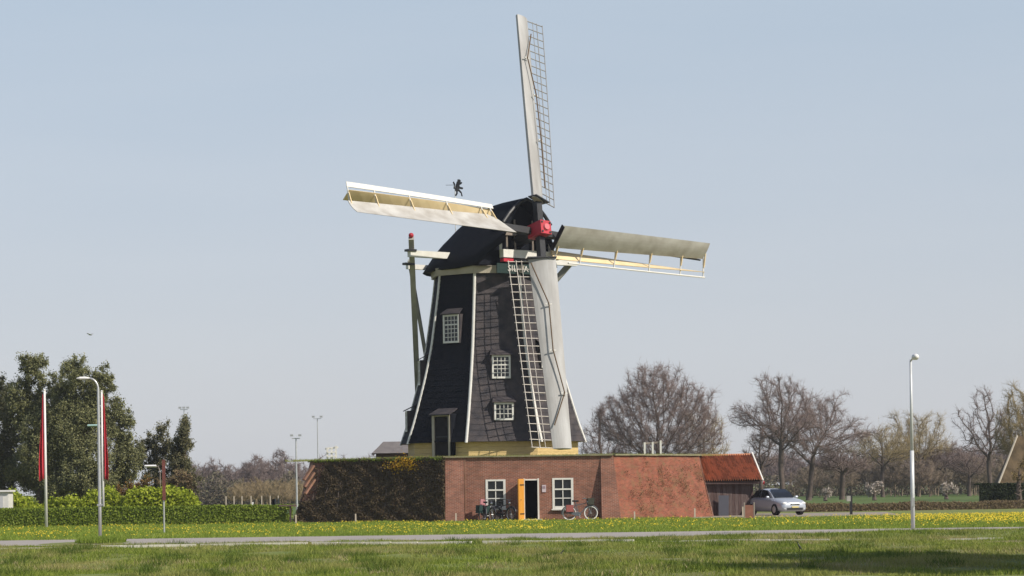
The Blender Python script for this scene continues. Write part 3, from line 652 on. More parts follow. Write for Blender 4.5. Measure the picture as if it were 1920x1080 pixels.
# spruits, braces, tail
MB().beam(cp(.0, -5.35, 14.08), cp(.0, 6.0, 14.08), .3, .34).build('long_tail_beam', M_white, mill)
MB().beam(cp(-2.5, -3.7, 13.66), cp(-2.5, 3.9, 13.66), .24, .26).build('short_tail_beam', M_white, mill)
TB = cp(-6.7, 0, 4.7); TM = cp(-5.6, 0, 7.6)
for sx, e in ((-1, -5.2), (1, 5.9)):
    MB().beam(cp(0, e, 14.9 if sx < 0 else 14.3), TB, .28, .3).build('long_brace', M_grbeam, mill)
    MB().beam(cp(-2.5, sx * 3.55, 14.0), TM, .17, .2).build('short_brace', M_grbeam, mill)
mb = MB(); mb.ball(cp(0, -5.2, 15.05), .14, 6); mb.build('finial', M_red, mill)
MB().beam(cp(.0, -5.5, 14.25), cp(-.0, -5.0, 14.25), .42, .12).build('beam_strap', M_blackp, mill)
MB().beam(cp(-.2, -5.55, 13.55), cp(-.2, -4.95, 13.55), .3, .12).build('beam_strap', M_blackp, mill)
MB().beam(cp(-3.2, 0, 13.5), TB + Vector((0, 0, -.5)), .3, .34).build('tail_pole', M_grbeam, mill)
MB().tube([TB + T * -.5, TB + T * .5], .12, 8).build('winding_winch', M_wood, mill)
# weather vane
vb = cp(-3.05, 0, 14.9); vt = W(850, 345, vb.y); vt.x = vb.x
vn = MB().tube([vb, Vector((vb.x, vb.y, 18.3))], .025, 6).build('vane_post', M_white, mill)
def plate(pts, m, parent, name, th=.05):
    mb = MB(); a = [Vector((vb.x + x, vb.y - th / 2, 17.55 + z)) for x, z in pts]; b = [p + Vector((0, th, 0)) for p in a]
    n = len(a); mb.add(a + b, [tuple(range(n))[::-1], tuple(range(n, 2 * n))] + [(i, (i + 1) % n, (i + 1) % n + n, i + n) for i in range(n)]); return mb.build(name, m, parent)
limbs = [[(.02, .35), (.22, .30), (.34, .62), (.30, .92), (.14, .98), (.06, .70)],
         [(.22, .50), (.50, .44), (.56, .52), (.52, .58), (.26, .64)], [(.22, .68), (.46, .82), (.50, .92), (.42, .96), (.20, .82)],
         [(.22, .34), (.40, .16), (.42, -.02), (.52, -.04), (.50, .06), (.46, .24), (.30, .46)], [(.06, .40), (.10, .20), (.02, .02), (.10, -.02), (.20, .16), (.20, .40)],
         [(.16, .94), (.34, .90), (.42, 1.02), (.36, 1.12), (.20, 1.14)], [(.06, .42), (-.08, .52), (-.04, .74), (-.12, .92), (-.04, 1.0), (.04, .80), (.0, .60), (.08, .50)]]
vl = None
mb = MB()
for li, pts in enumerate(limbs):
    th = .05 + .004 * li; a = [Vector((vb.x + x * .85 - .02, vb.y - th / 2, 17.75 + z * .8)) for x, z in pts]; b = [p + Vector((0, th, 0)) for p in a]; n = len(a)
    mb.add(a + b, [tuple(range(n))[::-1], tuple(range(n, 2 * n))] + [(i, (i + 1) % n, (i + 1) % n + n, i + n) for i in range(n)])
mb.build('lion_figure', M_blackp, vn)
MB().tube([(vb.x - .5, vb.y, 18.35), (vb.x + .1, vb.y, 18.35)], .012, 5).build('pointer', M_blackp, vn)

# shaft, hub, stocks, sails
nS = Vector((math.sin(PH) * math.cos(TAU), -math.cos(PH) * math.cos(TAU), math.sin(TAU))); vS = Vector((-math.sin(PH) * math.sin(TAU), math.cos(PH) * math.sin(TAU), math.cos(TAU)))
uS = vS * math.cos(RHO) + T * math.sin(RHO); rS = T * math.cos(RHO) - vS * math.sin(RHO)
HUB = Vector((1.634, 132, 15.208))
MB().tube([HUB - nS * .5, HUB - nS * 3.5], [.36, .42], 14).build('windshaft', M_blackp, mill)
mh = Matrix((rS, nS * -1, uS)).transposed()
hub = MB().box(HUB, (.68, 1.15, .72), mh).build('hub', M_red, mill)
MB().tube([HUB + nS * .57, HUB + nS * .68], [.2, .16], 12).build('hub_boss', mat('pink_red', (.70, .16, .18), .5), hub)
for a in (-.25, .25):
    for b in (-.26, .26): MB().tube([HUB + rS * a + uS * b + nS * .57, HUB + rS * a + uS * b + nS * .62], .06, 6).build('bolt', M_blackp, hub)
def pitch(r): return R(np.interp(r, [1.2, 11.9], [25, 10]))
def make_sail(er, ec, kind, noff):
    C = HUB + nS * noff
    def pt(r, c, w):
        p = pitch(r); e = ec * math.cos(p) - nS * math.sin(p); q = nS * math.cos(p) + ec * math.sin(p)
        return C + er * r + e * c + q * w
    f = lambda r, a, b: float(np.interp(r, [1.2, 11.9], [a, b]))
    st = MB(); st.loft([[C + er * r + ec * i * sz / 2 + nS * (j * sz / 2 - .12) for i, j in ((-1, -1), (1, -1), (1, 1), (-1, 1))] for r, sz in ((.40, .36), (1.9, .34), (6, .20), (11.6, .07))])
    sail = st.build('sail', M_blackp, mill)
    rs = list(np.linspace(1.55, 11.9, 22))
    if kind == 'lattice':
        dz = .22 if er.z < 0 else 0; cl = lambda r: f(r, -.86 + dz, -.70); ct = lambda r: f(r, .60 + dz, .30); ce = lambda r: f(r, 1.90, 1.50)
        rings = []
        for r in rs:
            a, b = cl(r), ct(r); ring = []
            for i in range(9):
                t = i / 8; ring.append(pt(r, a + (b - a) * t, .17 + .12 * math.sin(math.pi * min(1, t * 1.0)) ** .7 - .20 * t))
            ring += [pt(r, b - .02, -.06), pt(r, (a + b) / 2, -.2), pt(r, a + .03, .02)]
            rings.append(ring)
        MB().loft(rings).build('leading_board', M_nose, sail, smooth=False)
        MB().beam(pt(1.62, cl(1.6) - .02, .1), pt(1.62, ct(1.6) + .1, .05), .06, .5, up=nS).build('end_board', M_blackp, sail)
        for i in range(25):
            r = 1.75 + i * (11.85 - 1.75) / 24
            MB().beam(pt(r, ct(r) - .25, -.08), pt(r, ce(r) + .06, -.08), .030, .050, up=nS).build('lattice_bar', M_lattw if er.z < 0 else M_latt, sail)
        for cc, sz in ((lambda r: ce(r), .045), (lambda r: ct(r) + (ce(r) - ct(r)) * .62, .05), (lambda r: ct(r) + (ce(r) - ct(r)) * .35, .035)):
            MB().tube([pt(r, cc(r), -.04) for r in np.linspace(1.7, 11.88, 8)], sz / 2, 5).build('lattice_rail', M_lattw if er.z < 0 else M_latt, sail)
        mb = MB(); zz = [(1.9, ct(2) - .05), (4.2, .02), (6.7, .02), (9.0, -.42), (10.7, .22)] if er.z < 0 else [(2.4, .48), (4.9, .08), (7.4, -.02), (9.4, -.5), (11, .25)]
        mb.tube([pt(r, c, .42 if i % 4 else .2) for i, (r, c) in enumerate(zz)], .035, 5); mb.build('rope', M_rope, sail)
        for (r, c) in zz[1:4]: MB().beam(pt(r, c - .18, .36), pt(r, c + .18, .36), .05, .05).build('cleat', M_white, sail)
    else:
        cl = lambda r: f(r, -.98, -1.02) if er.x < 0 else f(r, -.58, -.84); cv = lambda r: f(r, .68, -.06); ce = lambda r: f(r, 1.42, .98)
        r0 = 2.1 if er.x < 0 else 1.25
        rs = list(np.linspace(r0, 11.9 if er.x < 0 else 11.6, 20)); rings = []
        for r in rs:
            a, b = cl(r), cv(r); front = []; back = []
            for i in range(8):
                t = i / 7; rr = r + (0.95 * (1 - math.sqrt(1 - t * t)) * max(0, 1 - (r - r0) / 3) if er.x < 0 else 0)
                wv = .66 - .60 * t - .07 * math.sin(math.pi * t) * (-1 if er.x > 0 else 1)
                front.append(pt(rr, a + (b - a) * t, wv)); back.append(pt(rr, a + (b - a) * t + .01, wv - .04))
            rings.append(front + back[::-1])
        MB().loft(rings).build('leading_board', M_noseb, sail, smooth=False)
        if er.x > 0: MB().beam(pt(1.24, cl(1.2) + .02, .60), pt(1.24, cv(1.2) + .1, .0), .05, .28, up=nS).build('end_board', M_blackp, sail)
        rs2 = list(np.linspace(r0 + .3, 11.75, 16)); rings = []
        for r in rs2:
            tp = 0 if er.x < 0 else .26; c1, w1, c2, w2 = f(r, .86, .30 + tp), f(r, -.50, -.55), f(r, 1.28, .52 + tp * .6), f(r, -.12, .12)
            rings.append([pt(r, c1, w1), pt(r, c2, w2), pt(r, c2 + .03, w2 - .02), pt(r, c1 + .03, w1 - .02)])
        MB().loft(rings).build('shutter_board', M_cream, sail)
        if er.x < 0: MB().loft([[pt(r, ce(r) - .22, .03), pt(r, ce(r) + .06, .05), pt(r, ce(r) + .06, .01), pt(r, ce(r) - .22, -.01)] for r in np.linspace(r0 + .3, 11.8, 10)]).build('trailing_board', M_white, sail)
        else: MB().tube([pt(r, ce(r), .0) for r in np.linspace(r0 + 1.2, 11.85, 10)], .05, 6).build('trailing_rail', M_white, sail)
        for r in (1.55, 3.2, 5.5, 7.9, 10.1, 11.75):
            if er.x < 0 and r < 2: r = 2.6
            MB().beam(pt(r, cv(r) - .1, -.05), pt(r, ce(r), 0), .05, .06, up=nS).build('spar', M_white, sail)
            MB().beam(pt(r, cv(r) - .3, .12), pt(r, f(r, 1.0, .42), .02), .045, .09, up=nS).build('bracket', M_cream, sail)
    return sail
make_sail(uS, rS, 'lattice', .12); make_sail(-uS, -rS, 'lattice', .12); make_sail(-rS, uS, 'shutter', -.28); make_sail(rS, -uS, 'shutter', -.28)
# ground beam gear: post, table-like rails standing on the bastion top
def post_frame(px, py0, py1, D, n, wpx, label, two=False):
    x = W(px, py1, D); o = Vector((x.x, D, BT)); t = thing('post_frame', label, 'frame', o, 'white posts on top of the bastion')
    h = W(px, py0, D).z - BT; wd = wpx / F * D
    for i in range(n):
        xx = x.x - wd / 2 + wd * i / (n - 1); MB().beam((xx, D, BT), (xx, D, BT + h * (.9 if i < n - 1 else 1)), .1, .1).build('post', M_white, t)
    MB().beam((x.x - wd / 2 - .12, D + .08, BT + h * .82), (x.x + wd / 2 + .12, D + .08, BT + h * .9), .07, .1).build('rail', M_wood if not two else M_white, t)
    if two:
        for k in (.3, .58): MB().beam((x.x - wd / 2, D - .08, BT + h * k), (x.x + wd / 2, D - .08, BT + h * k), .04, .08).build('rail', M_white, t)
post_frame(1224, 826, 853, 136, 3, 30, 'three short white posts with a rail on the bastion top right of the mill')
post_frame(622, 836, 866, 134, 3, 16, 'narrow white slatted frame on the bastion top left of the mill', True)

# low grey-roofed hut behind the bastion, left of the mill
c = W(740, 850, 150); hut = thing('hut', 'low dark hut with a grey shingle roof between bastion and mill base', 'hut', (c.x, 150, 0))
xa, xb = W(700, 850, 150).x, W(775, 850, 150).x; ze = W(740, 848, 150).z; zr = W(740, 827, 150).z
MB().box(((xa + xb) / 2, 151.5, ze / 2), (xb - xa - .3, 3, ze)).build('wall', M_plank, hut)
mb = MB(); xr0 = xa + .55; mb.add([(xa - .1, 149.8, ze - .05), (xb + .2, 149.8, ze - .05), (xb + .2, 151.5, zr), (xr0, 151.5, zr), (xa - .1, 153.2, ze - .05), (xb + .2, 153.2, ze - .05)], [(0, 1, 2, 3), (3, 2, 5, 4), (0, 3, 4)]); mb.build('roof', M_roof, hut, recalc=False)
MB().add([(xa - .12, 149.75, ze - .1), (xr0, 151.45, zr + .02), (xa - .12, 153.2, ze - .1)], [(0, 1, 2)]).build('gable', M_dark, hut)

# ---------------------------------------------------------------- tiled shed leaning on the bastion
sh = thing('shed', 'wooden shed with an orange tiled roof against the right end of the bastion', 'shed', (11.5, 131, 0))
R0, R1 = W(1300, 857.5, 135.0), W(1409, 855, 135.8); E0, E1 = W(1317, 903, 133.0), W(1426, 902, 133.9)
dn = (E0 - R0); ac = (R1 - R0); nrm = ac.cross(dn).normalized(); nrm = nrm if nrm.z > 0 else -nrm
ncol, nrow = 25, 8; axd = ac.normalized(); sd = (nrm.cross(axd)).normalized(); sd = sd if sd.z < 0 else -sd
cw = ac.length / ncol; rh = dn.length / nrow
tv = []; prof_t = [0, .07, .10, .065, .0, -.015, .0]
for j, (y, zo) in enumerate(((0, 0.0), (rh * 1.12, .028))):
    for i, hgt_ in enumerate(prof_t): tv.append((cw * i / 6, y, hgt_ * 1.1 + zo))
for i, hgt_ in enumerate(prof_t): tv.append((cw * i / 6, rh * 1.12, hgt_ * 1.1 + .028 - .03))
tf = [(i, i + 1, i + 8, i + 7) for i in range(6)] + [(i + 7, i + 8, i + 15, i + 14) for i in range(6)]
tms = []
for mm in (M_tile, M_tile2):
    me = bpy.data.meshes.new('roof_tile'); me.from_pydata(tv, [], tf); me.materials.append(mm); tms.append(me)
TMx = Matrix((axd, dn.normalized(), nrm)).transposed()
for r_ in range(nrow):
    for c_ in range(ncol):
        ob = bpy.data.objects.new('roof_tile', random.choice(tms)); COL.objects.link(ob); ob.parent = sh
        p = R0 + ac * (c_ / ncol) + dn * (r_ / nrow) + nrm * (.05 + random.uniform(-.006, .006)); ob.matrix_local = Matrix.Translation(p - Vector(sh['o'])) @ TMx.to_4x4()
MB().quad(R0, R1, E1, E0).build('roof_deck', M_dark, sh)
RB = [R0 + Vector((-.6, 2.0, -1.3)), R1 + Vector((-.6, 2.0, -1.3))]; MB().quad(R0, R1, RB[1], RB[0]).build('rear_roof', M_tile2, sh)
MB().tube([R0 + Z * .06, R1 + Z * .06], .085, 8).build('ridge', M_tile, sh)
MB().beam(R1 + Vector((.02, -.05, .13)), E1 + Vector((.12, -.1, -.02)), .07, .2).build('verge_board', M_white, sh)
MB().beam(R1 + Vector((.07, -.05, .02)), E1 + Vector((.17, -.1, -.13)), .05, .14).build('verge_fascia', M_red, sh)
MB().beam(E0 + Vector((0, .06, -.07)), E1 + Vector((0, .06, -.07)), .06, .14).build('fascia', M_plank, sh)
wa = E0 + Vector((.0, .45, 0)); wb = W(1412, 903, 134.4); zt_ = 1.98; n = 17
for i in range(n):
    a = lerp(wa, wb, i / n); b = lerp(wa, wb, (i + .96) / n); j = random.uniform(-.012, .012)
    MB().beam(Vector((a.x, a.y + j, zt_ / 2)), Vector((b.x, b.y + j, zt_ / 2)), .025, zt_).build('plank', random.choice([M_plank, M_plank, M_plank2]), sh)
MB().quad((wb.x, wb.y, 0), (wb.x - .6, wb.y + 3, 0), (wb.x - .6, wb.y + 3, 3.0), (wb.x, wb.y, 1.9)).build('side_wall', M_plank, sh)
MB().beam(W(1347, 935, wa.y) + Vector((0, 0, -.45)), W(1366, 935, wa.y) + Vector((0, 0, -.45)), .05, 1.25).build('door', mat('blue_grey_door', (.085, .09, .11), .7), sh)
# small rust-coloured board beside the shed, in front of the car
o = G(1404, 973); tb = thing('low_panel', 'low rust-brown board between two pale stakes beside the silver car', 'panel', o)
a, b = W(1397, 960, o.y), W(1413, 960, o.y); MB().box(((a.x + b.x) / 2, o.y, .36), (b.x - a.x, .05, .62)).build('board', mat('rusty_board', (.30, .13, .09), .8, (.2, .09, .06), 4, .6), tb)
for x in (a.x - .03, b.x + .03): MB().box((x, o.y, .4), (.06, .07, .8)).build('stake', M_wood, tb)

# ---------------------------------------------------------------- silver car
def car(loc, rz):
    t = thing('car', 'silver hatchback parked right of the tiled shed, facing the road', 'car', (0, 0, 0))
    # local: +x forward, z up.  stations: x, half width, z bottom, z belt, (z roof, half width roof)
    def ring(x, hw, zb, zm, zt, hwt):
        return [Vector(p) for p in ((x, -hw * .80, zb), (x, -hw * .97, zb + .07), (x, -hw, (zb + zm) / 2), (x, -hw * .97, zm - .04), (x, -hwt, zt), (x, -hwt * .5, zt + .03), (x, 0, zt + .04), (x, hwt * .5, zt + .03), (x, hwt, zt), (x, hw * .97, zm - .04), (x, hw, (zb + zm) / 2), (x, hw * .97, zb + .07), (x, hw * .80, zb))]
    st = [(2.12, .60, .30, .52, .60, .48), (2.05, .74, .22, .60, .68, .62), (1.85, .83, .20, .66, .76, .72), (1.3, .86, .19, .74, .86, .76), (.85, .86, .19, .82, .92, .76), (0, .87, .19, .86, .94, .78), (-1.2, .87, .19, .88, .95, .76), (-1.9, .82, .22, .86, .93, .70), (-2.1, .70, .30, .74, .85, .60)]
    body = MB().loft([ring(*s) for s in st]).build('body', M_car, t, smooth=True)
    cb = [(.92, .70, .92, .93, .68), (.55, .70, .92, 1.18, .62), (.15, .71, .92, 1.36, .57), (-.5, .71, .92, 1.42, .56), (-1.1, .70, .92, 1.36, .55), (-1.55, .67, .92, 1.16, .53), (-1.8, .62, .90, .96, .52)]
    MB().loft([[Vector(p) for p in ((x, -hb, zb), (x, -ht, zt), (x, -ht * .5, zt + .03), (x, ht * .5, zt + .03), (x, ht, zt), (x, hb, zb))] for x, hb, zb, zt, ht in cb]).build('roof', M_car, body, origin=(0, 0, 0), smooth=False)
    # glass panels set proud of the cabin
    e = .012; MB().add([(.97, -.62, .955), (.97, .62, .955), (.60, .56, 1.235), (.60, -.56, 1.235), (.20, .48, 1.42), (.20, -.48, 1.42)], [(0, 1, 2, 3), (3, 2, 4, 5)]).build('windscreen', M_glass, body)
    bpy.data.objects
    for s in (-1, 1):
        mb = MB(); mb.add([(.62, s * .715, .97), (.12, s * .60, 1.33), (-.45, s * .585, 1.385), (-.45, s * .72, .97)], [(0, 1, 2, 3)]); mb.build('side_window', M_glass, body)
        mb = MB(); mb.add([(-.52, s * .72, .97), (-.52, s * .585, 1.385), (-1.15, s * .575, 1.34), (-1.6, s * .68, .97)], [(0, 1, 2, 3)]); mb.build('side_window', M_glass, body)
        MB().ball((2.0, s * .58, .64), .17, 6, (.55, 1.05, .50)).build('headlight', M_lampg, body, smooth=True)
        MB().ball((2.07, s * .60, .36), .07, 5, (.6, 1, .8)).build('fog_light', M_lampg, body)
        MB().ball((.70, s * .93, .98), .12, 6, (.6, 1, .65)).build('mirror', M_car, body, smooth=True)
    MB().box((2.07, 0, .58), (.1, .62, .10)).build('grille', M_blackp, body); MB().box((2.10, 0, .585), (.1, .56, .02)).build('grille_bar', M_chrome, body)
    MB().box((2.11, 0, .34), (.06, 1.0, .12)).build('air_intake', M_blackp, body); MB().box((2.16, 0, .44), (.02, .42, .085)).build('number_plate', M_plate, body)
    for x in (1.32, -1.28):
        for s in (-1, 1):
            wv = MB().tube([(x, s * .66, .31), (x, s * .885, .31)], .31, 20).build('wheel', M_tyre, t); MB().tube([(x, s * .87, .31), (x, s * .895, .31)], [.20, .18], 14).build('rim', M_galv, wv)
    t.location = loc; t.rotation_euler = (0, 0, rz)
p = G(1459, 969); car((p.x, 139, .02), R(-90 + 24))
bpy.data.objects['car'].location = Vector((W(1455, 969, 133.4).x, 133.4, .02)); bpy.data.objects['car'].scale = (.94, .94, .97)

# ---------------------------------------------------------------- bicycles
def bicycle(loc, rz, tyre, frame, label, extras):
    t = thing('bicycle', label, 'bicycle', (0, 0, 0), 'bicycles parked against the brick wall'); r = .345
    for x in (-.54, .54):
        wl = MB().ring((x, 0, r), (0, 1, 0), r - .022, .024, 28, 6).build('wheel', tyre, t)
        MB().ring((x, 0, r), (0, 1, 0), r - .05, .010, 24, 4).build('rim', M_galv, wl)
        mb = MB()
        for k in range(14):
            a = 2 * math.pi * k / 14; mb.tube([(x, 0, r), (x + math.cos(a) * (r - .05), 0, r + math.sin(a) * (r - .05))], .0035, 3, cap=False)
        mb.tube([(x, -.05, r), (x, .05, r)], .025, 8); mb.build('spokes', M_galv, wl)
        MB().tube([(x + math.cos(a) * (r + .04), 0, r + math.sin(a) * (r + .04)) for a in np.linspace(R(20), R(190 if x < 0 else 150), 10)], .03, 5).build('mudguard', frame, t)
    mb = MB(); bb = (-.06, 0, .28); hd = (.36, 0, .86); hb = (.40, 0, .70); se = (-.24, 0, .92)
    for a, b in ((bb, hb), ((-.2, 0, .74), hd), (bb, se), (bb, (-.54, 0, r)), ((-.2, 0, .76), (-.54, 0, r)), (hb, hd), (hb, (.54, 0, r)), (hd, (.33, 0, 1.06))): mb.tube([a, b], .024, 6)
    mb.tube([(.33, 0, 1.06), (.30, -.2, 1.08), (.12, -.29, 1.06)], .014, 6); mb.tube([(.33, 0, 1.06), (.30, .2, 1.08), (.12, .29, 1.06)], .014, 6)
    mb.build('frame', frame, t)
    MB().loft([[Vector((x, y * wd, .95 + z)) for y, z in ((-1, 0), (-.6, .05), (.6, .05), (1, 0), (0, -.04))] for x, wd in ((-.38, .09), (-.28, .10), (-.12, .03), (-.06, .02))]).build('saddle', M_tyre, t)
    MB().tube([(-.75, -.06, .73), (-.25, -.06, .76), (-.25, .06, .76), (-.75, .06, .73)], .012, 5).tube([(-.7, 0, .73), (-.56, 0, r)], .01, 5).build('luggage_rack', frame, t)
    MB().tube([(-.06, -.11, .28), (-.06, .11, .28)], .015, 6).tube([(-.02, -.09, .14), (-.06, -.09, .28)], .012, 5).box((.0, -.14, .13), (.09, .09, .025)).box((-.12, .14, .43), (.09, .09, .025)).ring((-.06, -.06, .28), (0, 1, 0), .09, .008, 16, 4).build('crank', M_galv, t)
    MB().loft([[Vector((x, yy, .30 + z)) for x, z in ((-.56, .03), (-.1, -.11), (.03, -.06), (.05, .03), (-.02, .09), (-.56, .10))] for yy in (-.075, -.045)]).build('chain_case', frame, t)
    MB().ball((.40, 0, .9), .055, 6).build('headlamp', M_chrome, t)
    for k in extras:
        if k == 'bag': MB().box((-.52, -.16, .58), (.36, .14, .34)).box((-.52, .16, .58), (.36, .14, .34)).build('pannier', mat('red_pannier', (.30, .09, .08), .8), t)
        if k == 'greenbag': MB().box((-.5, -.2, .60), (.42, .2, .40)).box((-.5, .2, .60), (.42, .2, .40)).build('pannier', mat('green_pannier', (.02, .045, .04), .8), t)
        if k == 'seat': MB().loft([[Vector((-.62 + i * .0, y, z)) for y, z in ((-.14, .8), (.14, .8), (.13, 1.12), (-.13, 1.12))] for i in (0, 1)][:1] + [[Vector((-.54, y, z)) for y, z in ((-.14, .8), (.14, .8), (.13, 1.12), (-.13, 1.12))]]).box((-.44, 0, .80), (.28, .28, .06)).build('child_seat', mat('pink_seat', (.42, .19, .20), .7), t)
        if k == 'basket': MB().loft([[Vector((.55 + x * k, y * k, z)) for x, y in ((-.17, -.2), (.17, -.2), (.17, .2), (-.17, .2))] for z, k in ((.76, .8), (1.08, 1.05), (1.08, .97), (.98, .95))]).build('basket', mat('dark_basket', (.06, .06, .045), .85), t)
    t.location = loc; t.rotation_euler = (R(-4), 0, rz)
p = W(1088, 978, 125.1); bicycle((p.x, 125.15, 0), R(3), M_tyrew, mat('bike_grey', (.10, .11, .12), .4), 'white-tyred bicycle with a front basket, right of the doorway', ['bag', 'basket'])
p = W(913, 978, 125.0); bicycle((p.x, 125.0, 0), R(-62), M_tyre, mat('bike_dark', (.05, .05, .06), .4), 'dark bicycle with green panniers and a pink seat under the left window', ['greenbag', 'seat'])
p = W(944, 978, 125.2); bicycle((p.x, 125.25, 0), R(-48), M_tyre, mat('bike_black', (.03, .03, .035), .4), 'black bicycle between the left window and the orange door', [])

# ---------------------------------------------------------------- verge stakes
GS = 'pale stakes in the verge before the bastion'
for px, py, hpx, lab in ((555, 976, 18, 'pale stake at the far left foot of the bastion'), (667, 978, 18, 'pale stake before the middle of the creeper wall'), (855, 979, 17, 'pale stake before the pier left of the parked bicycles'),
                         (1190, 976, 17, 'pale stake before the left part of the sunny brick wall'), (1303, 973, 20, 'pale stake before the right end of the sunny wall'), (1393, 972, 22, 'pale stake before the shed planks')):
    g = G(px, py); g.y = min(g.y, 124.6); g = GX(px, g.y); h = hpx / F * g.y
    tag(MB().beam(g, g + Vector((0, 0, h)), .075, .075, w2=.065, h2=.065).build('stake', mat('pale_stake', (.50, .42, .33), .85) if px == 555 else bpy.data.materials['pale_stake'], None, origin=g), lab, 'stake', GS)

# ---------------------------------------------------------------- lamps, flags, signs
def lamp(px_base, py_base, px_top, py_top, curved, label):
    g = G(px_base, py_base); tp = W(px_top, py_top, g.y); t = thing('street_lamp', label, 'street lamp', g, 'street lamps')
    if curved:
        pts = [g, Vector((g.x, g.y, 1.2)), Vector((g.x, g.y, tp.z - .45))] + [Vector((g.x - .32 + .32 * math.cos(a), g.y, tp.z - .42 + .40 * math.sin(a))) for a in np.linspace(R(10), R(95), 7)]
        MB().tube(pts, [.062, .058, .045] + [.036] * 7, 10).build('pole', M_galv, t, smooth=True); e = pts[-1]
        MB().loft([[e + Vector((x, y * wd, z * ht)) for y, z in ((-1, 0), (-.6, 1), (.6, 1), (1, 0), (.6, -.6), (-.6, -.6))] for x, wd, ht in ((.05, .04, .03), (-.08, .08, .06), (-.3, .1, .06), (-.42, .04, .02))]).build('lamp_head', M_pole, t)
        MB().box((g.x, g.y, 1.25), (.17, .17, .06)).build('collar', M_galv, t)
    else:
        MB().tube([g, Vector((g.x, g.y, 2.7))], .068, 10).tube([Vector((g.x, g.y, 2.7)), Vector((g.x, g.y, tp.z))], [.055, .038], 10).build('pole', mat('pale_steel', (.66, .67, .66), .4, (.56, .57, .56), 5, .4, metal=.15), t, smooth=True)
        MB().tube([(g.x, g.y, tp.z - .05), (g.x + .04, g.y - .5, tp.z + .06)], .03, 8).build('arm', M_galv, t)
        MB().ball((g.x + .05, g.y - .65, tp.z + .05), .2, 6, (.62, 1.2, .55)).build('lamp_head', M_pole, t, smooth=True)
        MB().box((g.x, g.y - .08, 1.0), (.1, .03, .3)).build('service_hatch', M_galv, t)
lamp(188, 1012, 184, 708, True, 'tall grey street lamp with a curved arm beside the flagpoles')
lamp(1712, 998, 1708, 674, False, 'straight pale street lamp standing alone in the right verge')
def flag(px, py, ptop, side, label):
    g = G(px, py); tz = W(px, ptop, g.y).z; t = thing('flagpole', label, 'flagpole', g, 'white flagpoles')
    MB().tube([g, (g.x, g.y, tz)], [.075, .05], 10).build('pole', M_pole, t, smooth=True); MB().ball((g.x, g.y, tz + .04), .06, 5).build('pole_cap', M_pole, t)
    L = (898 - ptop - 5) / F * g.y; rings = []; n = 14
    for j in range(15):
        v = j / 14; wd = (.05 + .19 * min(1, v * 1.3)) ; row = []
        for i in range(n): 
            u_ = i / (n - 1); row.append(Vector((g.x + side * (.06 + u_ * wd), g.y + .13 * math.sin(u_ * 9 + v * 2) * min(1, .3 + v), tz - .1 - v * L - u_ * .15)))
        rings.append(row)
    f = MB().loft(rings, closed=False).build('flag', M_flag, t, smooth=True); s_ = f.modifiers.new('thick', 'SOLIDIFY'); s_.thickness = .01
flag(87, 990, 733, -1, 'white flagpole on the left with its red flag hanging to the left')
flag(194, 986, 735, 1, 'white flagpole behind the curved lamp, red flag hanging to the right')
g = G(308, 1000); t = thing('sign_post', 'thin grey post with a rust-red board seen edge-on, in the left verge', 'sign', g)
tz = W(307, 862, g.y).z; MB().tube([g, (g.x, g.y, tz)], .035, 8).build('post', M_galv, t); zb = W(307, 938, g.y).z
MB().box((g.x + .02, g.y - .05, (tz + zb) / 2), (.13, .04, tz - zb)).build('board', mat('rust_red', (.20, .06, .05), .7, (.12, .05, .04), 4, .6), t)
# meter posts and box left of bastion
g = G(517, 974); t = thing('letterbox', 'grey twin posts with a small dark box left of the bastion', 'letterbox', g)
for dx in (0, .17): MB().box((g.x + dx, g.y, .62), (.075, .075, 1.22)).build('post', M_grbeam, t)
MB().box((g.x - .12, g.y - .02, 1.02), (.16, .2, .34)).build('box', M_dark, t)
g = G(1596, 965); t = thing('letterbox', 'dark post with a small grey box beside the low brown hedge', 'letterbox', g)
MB().box((g.x, g.y, .5), (.13, .13, 1.0)).build('post', M_blackp, t); MB().box((g.x - .14, g.y - .05, .85), (.2, .25, .28)).build('box', M_grbeam, t)
g = Vector((W(547, 950, 127).x, 127, 0)); t = thing('rail_fence', 'dark rail joining the letterbox posts to the bastion', 'fence', g); a = W(522, 948, 127); b = W(556, 948, 128)
MB().beam(a, b, .05, .07).build('rail', M_plank, t); MB().beam((b.x - .3, 127.8, 0), (b.x - .3, 127.8, a.z + .05), .08, .08).build('post', M_plank, t)
# far floodlights and lamp posts
def mast(px, ptop, D, label, heads=2, arm=.0):
    x = W(px, ptop, D); g = Vector((x.x, D, 0)); t = thing('floodlight_mast', label, 'lamp post', g, 'distant lamp posts')
    MB().tube([g, x], [.10, .06], 6).build('pole', M_galv, t); wd = .55 * min(1, D / 400 + .1)
    MB().beam((x.x - wd, D, x.z), (x.x + wd, D, x.z), .07, .07).build('crossarm', M_galv, t)
    for i in range(heads): MB().box((x.x - wd + 2 * wd * i / max(1, heads - 1), D - .2, x.z + .25), (.36 * wd / .5, .3, .24 * wd / .5)).build('floodlight', M_galv, t)
mast(345, 768, 330, 'floodlight mast rising behind the conical conifer', 3); mast(595, 785, 320, 'tall floodlight mast left of the mill, behind the bastion', 2); mast(555, 822, 210, 'thin lamp post behind the left end of the bastion', 2)
def arm_lamp(px, py, D, dxp, label, col=M_pole):
    h = W(px, py, D); g = Vector((h.x + dxp, D, 0)); t = thing('garden_lamp', label, 'lamp', g)
    MB().tube([g, (g.x, D, h.z - .3), (g.x - dxp * .2, D, h.z - .02), h], .025, 6).build('post', M_wood, t)
    MB().loft([[h + Vector((x * (1 if dxp > 0 else -1), y * .12, z * .07)) for y, z in ((-1, 0), (0, 1), (1, 0), (0, -1))] for x in (.25, -.35)]).build('lamp_head', col, t)
